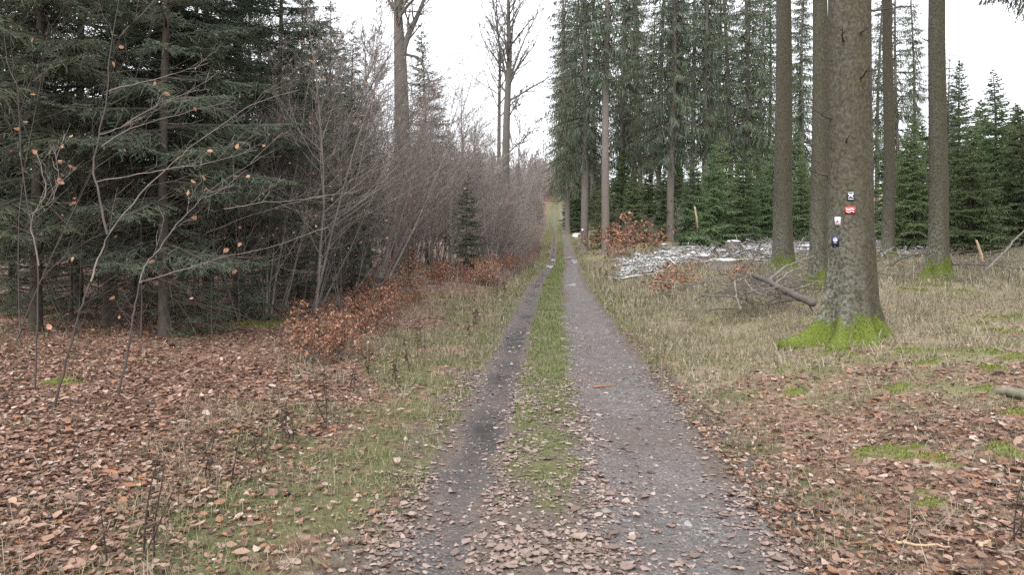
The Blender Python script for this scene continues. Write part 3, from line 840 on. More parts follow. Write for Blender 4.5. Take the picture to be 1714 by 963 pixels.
# single spruces along the edge of the bare saplings
place_spruce(NEAR[1], 'small dense spruce at the end of the copper seedlings', 778, 27.5, 1.0, .46, None)
place_spruce(MIDS[0], 'pointed spruce rising behind the forked grey beech', 715, 36, 2.0, 1.12, None)
place_spruce(MIDS[2], 'spruce hidden among bare saplings near the hazel brown mass', 752, 45, 2.6, .72, None)

place_spruce(MIDS[1], 'bluish spruce top showing above the reddish hedge', 800, 62, .5, .95, None)
place_spruce(MIDS[0], 'narrow spruce standing inside the reddish hedge further on', 826, 85, 1.5, .9, None)
# tall spruces on the other side of the track
TALL = [spruce(40, 8.0, 4.2, 2, 201, cross=False, kw=1.35, old=.8, needle='needle_old', barkm='bark_tall', r0=.32, dead=60, whorl=.62, per=7, thin=.15, trunk_sides=12),
        spruce(39, 13.5, 3.6, 2, 202, cross=False, kw=1.35, old=.7, needle='needle_old', barkm='bark_tall', r0=.28, dead=60, whorl=.7, per=6, thin=.2, trunk_sides=12),
        spruce(40, 6.0, 4.2, 2, 203, cross=False, kw=1.35, old=.9, needle='needle_old', barkm='bark_tall', r0=.31, dead=60, whorl=.65, per=7, thin=.15, trunk_sides=12),
        spruce(38, 7.0, 4.6, 2, 204, cross=False, kw=1.35, old=.5, needle='needle_old', barkm='bark_tall', r0=.27, dead=60, whorl=.7, per=7, thin=.2, trunk_sides=12)]
tall_spots = [(978, 62, 0, 1.0, 'tall spruce nearest the track, mossy dark foot with a white mark'),
              (1014, 55, 1, 1.0, 'tall spruce with a long clean pale trunk beside the copper bush'),
              (1036, 72, 2, 1.0, 'tall spruce just behind the one with the long clean pale trunk'),
              (950, 88, 2, .95, 'tall spruce at the bend of the track with boughs down low'),
              (1102, 66, 3, 1.0, 'slim tall spruce, first of the pair behind the copper bush'),
              (1121, 60, 0, .92, 'tall spruce with a short grey foot, second of the pair behind the copper bush'),
              (1180, 64, 0, .95, 'tall spruce with shaggy boughs behind the leaning stake'),
              (1225, 78, 0, 1.0, 'shaggy tall spruce between the stake and the first brown trunk'),
              (1155, 76, 1, 1.05, 'tall spruce with a bare stretch of trunk high up'),
              (1072, 84, 0, 1.0, 'tall spruce in the gap between the copper bush trunks'),
              (1200, 88, 2, .95, 'tall spruce above the dense dark young spruces'),
              (1250, 70, 3, .98, 'open crowned tall spruce beside the first brown trunk'),
              (1285, 95, 3, 1.0, 'far tall spruce half hidden by the first brown trunk'),
              (1345, 62, 3, .70, 'open crowned spruce between the two brown trunks'),
              (1508, 52, 3, .62, 'open crowned spruce with long thin boughs behind the thin brown trunk'),
              (1405, 80, 3, .8, 'tall spruce behind the trunk with trail markers'),
              (1060, 96, 2, 1.0, 'tall spruce filling the gap above the large copper bush'), (1130, 92, 2, 1.0, 'shaggy tall spruce far behind the pair of trunks'), (1270, 84, 0, .95, 'shaggy tall spruce touching the first brown trunk'),
              (1340, 84, 0, .85, 'hazy tall spruce in the gap between the first two brown trunks'), (1532, 74, 0, .72, 'hazy tall spruce beside the rear mossy trunk'), (1468, 88, 0, .85, 'hazy tall spruce beside the thin brown trunk'), (1590, 92, 3, .62, 'hazy spruce just past the rear mossy trunk')]
for px, d, k, s, lab in tall_spots:
    place_spruce(TALL[k], lab, px, d, rnd.uniform(0, 6.28), s, 'tall spruces beyond the clearing')
FARPX = [962, 992, 1045, 1140, 1190, 950, 1090, 946, 958, 1255]
for i, (px, d) in enumerate([(962, 112), (992, 106), (1045, 118), (1140, 112), (1190, 122), (950, 135), (1090, 128), (946, 170), (958, 150), (1255, 120)]):
    place_spruce(TALL[(i * 2) % 3], 'far tall spruce in the ranks up the slope, %s from the track' % ORD[sorted(FARPX).index(px)], px, d, rnd.uniform(0, 6.28), rnd.uniform(1.0, 1.25), 'far ranks of tall spruces')

# young spruces behind the clearing
YOUNG = [spruce(5.6, .10, 1.9, 1, 301, needle='needle_young', dead=0, r0=.06, whorl=.36, per=9, thin=.06, kw=1.7),
         spruce(6.8, .10, 2.0, 1, 302, needle='needle_young', dead=0, r0=.07, whorl=.38, per=9, thin=.06, kw=1.7),
         spruce(11.5, .5, 2.9, 2, 303, needle='needle_blue', dead=0, r0=.13, whorl=.38, per=9, thin=.06, kw=1.3)]
young_spots = [(1195, 36, 0, 1.0, 'broad dark young spruce beside the leaning stake'), (1245, 37, 1, .82, 'young spruce left of the first brown trunk'),
               (1160, 42, 1, .85, 'young spruce just behind the leaning stake'), (1275, 39, 0, .78, 'low young spruce touching the first brown trunk'),
               (1342, 40, 1, .78, 'young spruce framed between the first two brown trunks'), (1525, 31, 1, .86, 'young spruce between the thin and the thick rear trunks'),
               (1545, 36, 0, 1.1, 'young spruce behind the rear mossy trunk'), (1625, 27, 0, .86, 'low bright young spruce beside the rear mossy trunk'),
               (1670, 31, 1, .95, 'young spruce at the corner of the clearing near the propped branch'), (1600, 33, 1, .95, 'young spruce close behind the rear mossy trunk'),
               (1710, 29, 1, .86, 'young spruce above the propped pale branch'), (1645, 37, 1, 1.1, 'taller young spruce rising between the low ones'),
               (1700, 40, 1, 1.15, 'taller young spruce beneath the hanging bough')]
for px, d, k, s, lab in young_spots:
    place_spruce(YOUNG[k], lab, px, d, rnd.uniform(0, 6.28), s, 'young spruces behind the clearing', name='young_spruce')
for i, px in enumerate([1010, 1040, 1062, 1085, 1110, 1135, 1170, 1210, 1235, 1265, 1300, 1330, 1360, 1490, 1515, 1560, 1590, 1620, 1655, 1690, 1730, 1760]):
    d = (62 if px < 1140 else 46) + rnd.uniform(-3, 7)
    place_spruce(YOUNG[i % 2], ('young spruce in the rear rank, %s from the track' % ORD[i]) , px, d, rnd.uniform(0, 6.28), rnd.uniform(1.0, 1.3), 'rear rank of young spruces', name='young_spruce')
for i in range(34):
    px = 952 + i * 11 + rnd.uniform(-5, 5); d = rnd.uniform(84, 130)
    place_spruce(YOUNG[i % 2], 'young spruce seen far back between the tall trunks', px, d, rnd.uniform(0, 6.28), rnd.uniform(.9, 1.5), 'young spruces far back between the tall trunks', name='young_spruce')
for px, d, s, lab in [(1606, 50, 1.12, 'pointed open spruce top rising over the young plantation'), (1665, 56, 1.15, 'pointed dense spruce top rising over the young plantation'), (1735, 46, 1.0, 'spruce top cut by the picture edge over the young plantation'), (1635, 62, 1.0, 'low spruce top between the two pointed ones'), (1575, 60, 1.05, 'spruce top half hidden by the rear mossy trunk'), (1700, 64, 1.0, 'far spruce top seen between the pointed one and the picture edge')]:
    place_spruce(YOUNG[2], lab, px, d, rnd.uniform(0, 6.28), s, 'pointed spruces over the plantation')

# ------------------------------------------------------------------ bare broadleaved trees and saplings
def bare(H, r0, seed, stems=1, prim=24, sec=7, ter=6, bias=(.5, -.1, .55), bw=.9, t0=.18, lr=.42, twr=.0016, sw=.05, mat='twig', leaves=0, path=None, sides=5, spread=.25, ang=.75, leafmat='paleleaf', leafsize=.055, droop=0):
    rng = np.random.default_rng(seed)
    m = 9
    if path is not None:
        S = np.asarray(path, float)[None]
        tt = np.linspace(0, 1, m); k = np.linspace(0, 1, S.shape[1])
        S = np.stack([np.interp(tt, k, S[0, :, c]) for c in range(3)], -1)[None]
        d0 = None
    else:
        st = np.zeros((stems, 3)); st[:, :2] = rng.normal(0, .06 * (stems > 1), (stems, 2)); st[:, 2] = -.08
        d0 = nrm(np.stack([rng.normal(.08, spread, stems), rng.normal(0, spread, stems), np.ones(stems)], -1))
        S = grow(st, d0, H * rng.uniform(.75, 1.05, stems), m, sw, np.array(bias) * np.array([.35, .35, 1]), .35, rng)
    n = len(S)
    tt = np.linspace(0, 1, m)
    SR = r0 * rng.uniform(.7, 1.05, (n, 1)) * ((1 - tt) ** .9 + .05 + .25 * np.exp(-tt * H / .25))[None]
    T = Acc(); T.add(*tubes(S, SR, sides))
    C = Acc()
    p1, d1, r1, t1, l1 = spawn(S, SR, prim, t0, .98, ang, rng)
    B1 = grow(p1, d1, l1 * lr * (1.15 - t1) * rng.uniform(.5, 1.2, len(t1)) + .1, 7, .10, bias, bw, rng)
    R1 = taper(len(B1), 7, np.maximum(r1 * .45, twr * 1.6), np.full(len(B1), twr))
    C.add(*tubes(B1, R1, 4 if r0 > .1 else 3))
    last = B1
    if sec:
        p2, d2, r2, t2, l2 = spawn(B1, R1, sec, .18, .98, .7, rng, flat=.4)
        B2 = grow(p2, d2, l2 * .45 * (1.15 - t2) * rng.uniform(.5, 1.2, len(t2)) + .05, 5, .10, bias, bw * .5, rng)
        R2 = taper(len(B2), 5, np.maximum(r2 * .55, twr * 1.2), np.full(len(B2), twr * .8))
        C.add(*tubes(B2, R2, 3)); last = B2
        if ter:
            p3, d3, r3, t3, l3 = spawn(B2, R2, ter, .15, .98, .7, rng, flat=.4)
            B3 = grow(p3, d3, l3 * .42 * (1.15 - t3) * rng.uniform(.5, 1.3, len(t3)) + .03, 3, .10, bias, bw * .35, rng)
            C.add(*tubes(B3, taper(len(B3), 3, np.maximum(r3 * .6, twr), np.full(len(B3), twr * .6)), 3)); last = B3
    parts = [('trunk', T.mesh('trunk', M[mat], True)), ('crown', C.mesh('crown', M[mat], True))]
    if leaves:
        i = rng.integers(0, len(last), leaves)
        pos = last[i, -1] + rng.normal(0, .01, (leaves, 3))
        V, F = leaf_geo(pos, rng.uniform(.7, 1.3, leaves) * leafsize, rng.uniform(0, 6.28, leaves), rng.uniform(.3, 1.5, leaves), rng, 1)
        parts.append(('foliage', mk_mesh('foliage', V, F, M[leafmat])))
    return parts

SAP = [bare(6.2, .024, 401, 3, 22, 7, 6, mat='twig', leaves=40), bare(5.4, .02, 402, 4, 18, 8, 6, mat='twig', leaves=60),
       bare(7.5, .030, 403, 2, 28, 7, 6, mat='twig', leaves=30), bare(4.2, .016, 404, 4, 16, 7, 6, mat='twig', leaves=80)]
PINK = [bare(7.5, .035, 411, 4, 24, 8, 5, mat='twig_pink', twr=.004, bias=(.55, -.15, .5), leaves=60), bare(6.0, .03, 412, 5, 19, 8, 5, mat='twig_pink', twr=.004, bias=(.6, -.1, .45), leaves=80),
        bare(9.0, .05, 413, 3, 30, 8, 6, mat='twig_pink', twr=.005, bias=(.45, -.1, .6))]

sap_spots = [(395, 12.5), (430, 15), (470, 13.5), (505, 16), (535, 14.5), (560, 18), (590, 16.5), (610, 21), (635, 18.5), (655, 23), (680, 20.5), (700, 26), (640, 27), (580, 24), (520, 21), (722, 24), (690, 31), (735, 30), (610, 33), (550, 28), (480, 24), (450, 19), (660, 37), (720, 36), (750, 33), (340, 18), (590, 38), (400, 11.5), (300, 13.5), (450, 12.5), (520, 12.9), (570, 13.8), (620, 15.5), (490, 19), (540, 24), (600, 26), (515, 30), (565, 33), (630, 30), (675, 28)]
for i, (px, d) in enumerate(sap_spots):
    thing('beech_sapling', 'bare slender beech sapling in the grey brown thicket', 'sapling', on(px, d), SAP[i % 4], rnd.uniform(-.6, .6), rnd.uniform(.8, 1.12) * (1.45 if d > 17 and 470 < px < 660 else 1), 'bare saplings of the grey brown thicket')
VEIL = [bare(4.6, .009, 421, 2, 15, 6, 5, mat='twig_dark', bias=(.6, -.1, .2), bw=1.1, twr=.0012, lr=.55, leaves=8), bare(3.6, .007, 422, 3, 12, 6, 5, mat='twig_dark', bias=(.55, -.2, .1), bw=1.1, twr=.0012, lr=.6, leaves=10), bare(5.4, .013, 423, 1, 22, 7, 5, mat='twig_dark', bias=(.5, -.1, .25), bw=1.0, twr=.0013, lr=.5, leaves=5)]
for i, (px, d) in enumerate([(20, 8.2), (120, 8.8), (235, 9.0), (345, 9.2), (440, 11.2), (160, 11.5), (400, 11.8)]):
    thing('beech_sapling', 'wispy bare sapling veiling the dark spruces, %s from the outer picture edge' % ORD[[0, 1, 3, 4, 6, 2, 5][i]], 'sapling', on(px, d), VEIL[i % 3], rnd.uniform(-.7, .7), rnd.uniform(.75, 1.1), 'wispy bare saplings before the spruces')
pk = []
for y in np.geomspace(30, 150, 46):
    for uo in ((-3.0, -5.0) if y > 70 else (-2.9, -4.4, -6.4)):
        pk.append((float(xc(y)) + uo * (1 + .002 * y) + rnd.uniform(-.5, .5), y + rnd.uniform(-1, 1), uo))
for i, (x, y, uo) in enumerate(pk):
    s = (.62 if uo > -3.5 else .9) * rnd.uniform(.8, 1.15)
    thing('beech_thicket_bush', 'bare reddish twigged beech in the hedge of young growth along the track', 'bush', (x, y, hz(x, y)), PINK[i % 3] if uo < -3.5 else PINK[i % 2], rnd.uniform(-.5, .5), s, 'bare reddish hedge along the track')

TALLSAP = [bare(11, .055, 431, 1, 40, 7, 5, mat='twig', twr=.007, bias=(.15, 0, .5), lr=.28, t0=.12, sides=7), bare(10, .04, 432, 2, 28, 7, 5, mat='twig', twr=.007, bias=(.2, 0, .5), lr=.3, t0=.12, sides=6)]
for i, (px, d, q, lab) in enumerate([(432, 19, .85, 'first'), (470, 23, 1.0, 'second'), (515, 21, .9, 'third'), (548, 26, 1.05, 'fourth'), (578, 22, .9, 'fifth'), (606, 28, 1.0, 'sixth'), (636, 25, .9, 'seventh'), (700, 34, .9, 'eighth'), (738, 40, .9, 'ninth'), (372, 18, .85, 'tenth')] + [(562, 30, 1.3, 'eleventh'), (592, 34, 1.35, 'twelfth'), (622, 31, 1.3, 'thirteenth'), (646, 36, 1.35, 'fourteenth'), (530, 27, 1.25, 'fifteenth')]):
    thing('young_bare_tree', 'slim young bare tree overtopping the thicket, %s counted towards the grey beech and beyond' % lab if i < 9 else 'slim young bare tree rising beside the broad crowned dark spruce' if i == 9 else 'tall fine twigged bare tree reaching high before the grey beech, %s from it' % ORD[{646: 0, 622: 1, 592: 2, 562: 3, 530: 4}[px]], 'tree', on(px, d), TALLSAP[i % 2], rnd.uniform(0, 6), q, 'slim bare trees overtopping the thicket')

# tall bare trees
def bare_tree(label, base, path, H, r0, seed, limbs=(), mat='bark_beech', prim=26, **kw):
    P = np.array([np.array(p) - base for p in path])
    parts = bare(H, r0, seed, path=P, prim=prim, mat=mat, sides=10, **kw)
    root = thing('bare_beech_tree', label, 'tree', base, parts)
    for lp, lr0, sd in limbs:
        L = np.array([np.array(p) - base for p in lp])
        sub = bare(np.linalg.norm(L[-1] - L[0]), lr0, sd, path=L, prim=14, mat=mat, sides=8, **{**kw, 't0': .15})
        a = link('limb', sub[0][1], root); link('twigs', sub[1][1], a)['kind'] = 'stuff'
    return root
d = 30; b = on(672, d)
bare_tree('thick grey beech trunk forking high above the bare saplings', b, [b - [0, 0, .2], pt(674, 250, d), pt(671, 120, d), pt(668, 60, d), pt(665, 0, d), pt(668, -140, d), pt(660, -300, d)], 16, .36, 501,
          [([pt(672, 100, d), pt(680, 65, d), pt(697, 30, d), pt(712, -5, d), pt(735, -90, d), pt(750, -180, d)], .20, 502), ([pt(676, 90, d), pt(700, 95, d), pt(712, 115, d - .6), pt(722, 140, d - 1), pt(735, 170, d - 1.4)], .06, 503)],
          bias=(.1, 0, .5), twr=.009, sec=7, ter=6, lr=.26, t0=.5, prim=22)
d = 52; b = on(845, d)
bare_tree('slim bare tree with rising limbs against the white sky', b, [b - [0, 0, .2], pt(846, 250, d), pt(850, 150, d), pt(853, 90, d), pt(851, 30, d), pt(850, -60, d), pt(848, -160, d)], 19, .30, 511,
          [([pt(853, 130, d), pt(866, 95, d), pt(880, 60, d), pt(898, 25, d), pt(908, -10, d)], .10, 512), ([pt(851, 150, d), pt(843, 110, d), pt(835, 70, d), pt(828, 20, d), pt(822, -30, d)], .12, 513),
           ([pt(847, 205, d), pt(860, 180, d), pt(872, 155, d), pt(895, 145, d)], .06, 514), ([pt(846, 260, d), pt(868, 240, d), pt(895, 215, d), pt(918, 190, d)], .06, 515)],
          bias=(.12, 0, .35), twr=.014, sec=7, ter=5, lr=.26, t0=.3, prim=34)
d = 54; b = on(834, d)
bare_tree('thin bare tree close beside the slim forked one', b, [b - [0, 0, .2], pt(835, 250, d), pt(836, 150, d), pt(837, 90, d), pt(832, 40, d), pt(830, -20, d)], 15, .17, 521, bias=(0, 0, .4), twr=.014, sec=7, ter=5, lr=.24, t0=.3, prim=30)
d = 58; b = on(868, d)
bare_tree('young bare tree standing behind the hedge near the track', b, [b - [0, 0, .2], pt(868, 280, d), pt(869, 220, d), pt(871, 170, d)], 9, .09, 523, bias=(0, 0, .4), twr=.014, sec=5, ter=4, lr=.3, t0=.3, prim=20)
for i, (px, d, top, r0, lab) in enumerate([(400, 24, -60, .14, 'bare tree with twin stems showing against the sky above the thicket'), (415, 27, -40, .12, 'second bare stem close to the twin stemmed bare tree'), (505, 32, 40, .10, 'slim bare tree above the thicket, near the grey beech'), (615, 34, 60, .10, 'slim bare tree just before the grey beech'),
                              (770, 48, 150, .10, 'low bare tree between the pointed spruce and the hedge'), (795, 56, 175, .10, 'low bare tree above the reddish hedge')]):
    b = on(px, d)
    bare_tree(lab, b, [b - [0, 0, .2], pt(px + rnd.uniform(-6, 6), 250, d), pt(px + rnd.uniform(-8, 8), top + 60, d), pt(px + rnd.uniform(-8, 8), top, d)], 10, r0, 530 + i, bias=(.1, 0, .5), twr=.008, sec=6, ter=5, lr=.35, t0=.25, prim=24)
FARB = [bare(12, .11, 541, 1, 30, 8, 7, mat='twig_pink', twr=.012, bias=(.05, 0, .6), lr=.4, t0=.12), bare(10, .10, 542, 2, 24, 8, 6, mat='twig_pink', twr=.012, bias=(.05, 0, .6), lr=.45, t0=.12)]
FARC = [bare(13, .16, 543, 2, 26, 8, 5, mat='twig_pink', twr=.035, bias=(.0, 0, .6), lr=.45, t0=.06), bare(11, .15, 544, 3, 22, 8, 5, mat='twig_pink', twr=.035, bias=(.0, 0, .6), lr=.5, t0=.06)]
n = 0
for y in np.geomspace(85, 300, 22):
    for uo in (-5.5, -10, -17, -26):
        x = float(xc(y)) + uo * (1 + .002 * y) + rnd.uniform(-2, 2)
        thing('far_bare_tree', 'far bare tree on the wooded slope behind the hedge', 'tree', (x, y, hz(x, y)), (FARB if y < 150 else FARC)[n % 2], rnd.uniform(0, 6), rnd.uniform(.8, 1.15), 'bare trees of the wooded slope'); n += 1
for y in (190, 205, 215, 228, 240, 252, 268, 285):
    for uo in ((1.5, 4.5, 9) if y < 212 else (-5.5, -3.2, -1, 1, 3.2, 6, 10)):
        x = float(xc(y)) + uo * (y / 185) ** .5 + 1.5 + rnd.uniform(-1, 1)
        thing('far_bare_tree', 'far bare tree closing the view at the top of the track', 'tree', (x, y, hz(x, y)), FARC[n % 2], rnd.uniform(0, 6), rnd.uniform(.8, 1.3), 'bare trees at the end of the track'); n += 1

# ------------------------------------------------------------------ copper beech seedlings
def seedling(H, seed, n=240, mat='copper', stems=5):
    return bare(H, .006, seed, stems, 7, 5, 0, mat='twig', leaves=n, leafmat=mat, leafsize=.06, twr=.0012, t0=.1, lr=.5, spread=.45, bias=(.15, 0, .3), bw=.5, sides=3)
SEED = [seedling(.8, 601, 420), seedling(.65, 602, 360), seedling(1.0, 603, 520)]
seeds = []
for k in range(40):
    t = k / 39
    y = 8.2 + 9.0 * t ** 1.2
    seeds.append((-2.6 - .75 * rnd.random() - 1.0 * t * rnd.random(), y + rnd.uniform(-.5, .5), rnd.uniform(.38, .72)))
for k in range(46):
    y = rnd.uniform(17, 40)
    seeds.append((-2.35 - 2.0 * rnd.random() * (36 - y + 6) / 22, y, rnd.uniform(.65, 1.2)))
for i, (x, y, s) in enumerate(seeds):
    x += float(xc(y))
    thing('beech_seedling', 'knee high beech seedling with copper leaves, before the dark trunks' if y < 18 else 'copper leaved beech bush between the saplings and the grass verge', 'seedling', (x, y, hz(x, y)), SEED[i % 3], rnd.uniform(0, 6.28), s, 'copper seedlings before the dark trunks' if y < 18 else 'copper beech bushes along the verge')
for px, py, dd, s, lab in [(1125, 478, 18, 1.15, 'low copper leaved beech bush in the dry grass before the clearing'), (1152, 472, 19.5, .95, 'smaller copper leaved beech touching the low bush before the clearing'), (1240, 468, 18.5, 1.0, 'flat copper leaved beech beside the brushwood'), (1020, 425, 44, 1.9, 'small copper leaved beech at the corner of the side track'),
                      (1062, 405, 47, 3.4, 'large copper leaved beech bush beside the clean pale trunk'), (1040, 402, 45, 2.4, 'copper leaved beech bush beneath the large one'), (995, 412, 57, 2.4, 'copper leaved bush between the first two tall trunks'), (1086, 402, 46, 2.6, 'thin copper leaved beech behind the snowy stumps')]:
    thing('beech_bush', lab, 'bush', on(px, dd), SEED[int(px) % 3], rnd.uniform(0, 6), s)
for i, (px, d) in enumerate([(990, 66), (1012, 62), (1035, 64), (1052, 58), (1075, 60), (1090, 56), (1110, 62), (1128, 52), (1140, 56), (1000, 75), (1065, 72)]):
    thing('undergrowth_bush', 'bare brown bush in the undergrowth beneath the tall spruces', 'bush', on(px, d), PINK[i % 2], rnd.uniform(0, 6), rnd.uniform(.35, .55), 'bare undergrowth beneath the tall spruces')

# ------------------------------------------------------------------ hand placed saplings of the foreground
def sapling_paths(name, label, px_base, paths, sub=(7, 4), matn='twig', leaves=12, seed=0, bias=(.5, 0, .15)):
    """paths: list of (pixel list, depth start, depth end, r0, r1, material)"""
    rng = np.random.default_rng(seed)
    base = hit(*px_base)
    d0 = depth(base[0], base[1])
    root = link(name, None, None, base); tag(root, label, 'sapling'); root.empty_display_size = .2
    ends = []
    for k, (pp, dz, r0, r1, mt) in enumerate(paths):
        n = len(pp)
        P = np.array([pt(x, y, d0 + dz * i / (n - 1)) for i, (x, y) in enumerate(pp)]) - base
        if k == 0: P[0] = [0, 0, -.05]
        tt = np.linspace(0, 1, n * 4); kk = np.linspace(0, 1, n)
        P = np.stack([np.interp(tt, kk, P[:, c]) for c in range(3)], -1)
        P[1:-1] = .25 * P[:-2] + .5 * P[1:-1] + .25 * P[2:]
        P[1:] += rng.normal(0, .004, P[1:].shape)
        P = P[None]; RR = np.linspace(r0, r1, P.shape[1])[None]
        A = Acc(); A.add(*tubes(P, RR, 6))
        stem = link('stem' if k == 0 else 'branch', A.mesh('stem', M[mt], True), root)
        p1, dd, rr, t1, l1 = spawn(P, RR, sub[0], .2, .98, .7, rng)
        B = grow(p1, dd, np.minimum(l1 * .3, .9) * rng.uniform(.3, 1.1, len(t1)) + .08, 6, .12, bias, .5, rng)
        RB = taper(len(B), 6, np.maximum(rr * .4, .002), np.full(len(B), .0014))
        A = Acc(); A.add(*tubes(B, RB, 3))
        p2, d2, r2, t2, l2 = spawn(B, RB, sub[1], .2, .98, .7, rng)
        C = grow(p2, d2, l2 * .4 * rng.uniform(.4, 1.2, len(t2)) + .03, 4, .12, bias, .3, rng)
        A.add(*tubes(C, taper(len(C), 4, np.maximum(r2 * .6, .0015), np.full(len(C), .001)), 3))
        link('twigs', A.mesh('twigs', M[mt]), stem)['kind'] = 'stuff'
        ends += [B[:, -1], C[:, -1]]
    E = np.concatenate(ends)
    i = rng.integers(0, len(E), leaves)
    for j in i:
        V, F = leaf_geo(np.zeros((1, 3)), np.array([rng.uniform(.04, .065)]), rng.uniform(0, 6, 1), rng.uniform(.6, 1.6, 1), rng, 0)
        link('leaf', mk_mesh('leaf', V, F, M['paleleaf']), root, E[j])
    return root
sapling_paths('beech_sapling', 'pale barked sapling arching across the dark spruces', (88, 684),
              [([(88, 684), (110, 608), (135, 517), (152, 472)], .3, .011, .008, 'twig_dark'),
               ([(152, 472), (162, 441), (180, 393), (240, 320), (300, 262), (360, 215), (430, 170), (500, 150)], .9, .0078, .0025, 'twig_light'),
               ([(180, 393), (167, 330), (155, 280), (165, 225), (180, 165), (182, 100), (197, 10), (205, -60)], .8, .010, .003, 'twig_dark'),
               ([(182, 152), (280, 127), (350, 105)], .6, .005, .002, 'twig_light'), ([(170, 245), (215, 215), (320, 185), (380, 170)], .6, .005, .002, 'twig'),
               ([(160, 305), (250, 288), (350, 272), (430, 250)], .5, .005, .002, 'twig_light'), ([(197, 65), (250, 10), (290, -40)], .3, .007, .003, 'twig_dark'),
               ([(165, 225), (200, 215), (270, 170), (330, 150)], .5, .006, .003, 'twig')], leaves=16, seed=701)
sapling_paths('beech_sapling', 'forked sapling with two low branches reaching over the litter', (196, 668),
              [([(196, 668), (217, 567), (225, 520), (233, 475)], .3, .011, .007, 'twig_dark'),
               ([(233, 475), (240, 471), (292, 456), (333, 444), (375, 429), (431, 421), (550, 380)], .9, .006, .0022, 'twig_light'),
               ([(233, 475), (242, 442), (267, 417), (292, 379), (325, 346), (358, 312), (460, 250)], .9, .006, .0022, 'twig'),
               ([(375, 350), (430, 340), (500, 335), (560, 325)], .3, .004, .002, 'twig_light')], leaves=14, seed=702)
sapling_paths('beech_sapling', 'crooked pale sapling with orange leaves beside the picture edge', (58, 655),
              [([(58, 655), (62, 560), (65, 445), (50, 360), (35, 280), (30, 145), (12, 110), (5, 40)], .5, .008, .003, 'twig_dark'),
               ([(65, 445), (50, 370), (80, 320), (60, 250)], .3, .006, .003, 'twig_light'), ([(50, 360), (85, 340), (100, 300), (90, 240)], .3, .005, .002, 'twig')], leaves=22, seed=703)
sapling_paths('beech_sapling', 'thin dark sapling with arching twigs among the spruces', (320, 560),
              [([(320, 560), (325, 470), (345, 390), (380, 300), (420, 210), (470, 120), (540, 40)], .8, .016, .004, 'twig_dark'), ([(345, 390), (420, 360), (520, 330), (600, 320)], .4, .006, .002, 'twig')], leaves=8, seed=704)
sapling_paths('beech_sapling', 'leaning sapling with a pale arched stem before the dark trunks', (612, 478),
              [([(612, 478), (625, 455), (655, 425), (700, 402), (735, 380), (765, 363)], .6, .014, .005, 'twig_light'), ([(600, 420), (625, 330), (650, 220), (690, 120)], .4, .014, .004, 'twig_dark')], leaves=6, seed=705)
sapling_paths('beech_sapling', 'dark slanting sapling crossing the thicket near the grey beech', (505, 520),
              [([(505, 520), (520, 420), (545, 300), (590, 200), (640, 110), (700, 20)], .8, .022, .005, 'twig_dark'), ([(545, 300), (600, 240), (680, 200), (740, 150)], .5, .010, .003, 'twig_dark'), ([(530, 370), (600, 330), (690, 300), (760, 250)], .5, .006, .0022, 'twig')], leaves=6, seed=706)

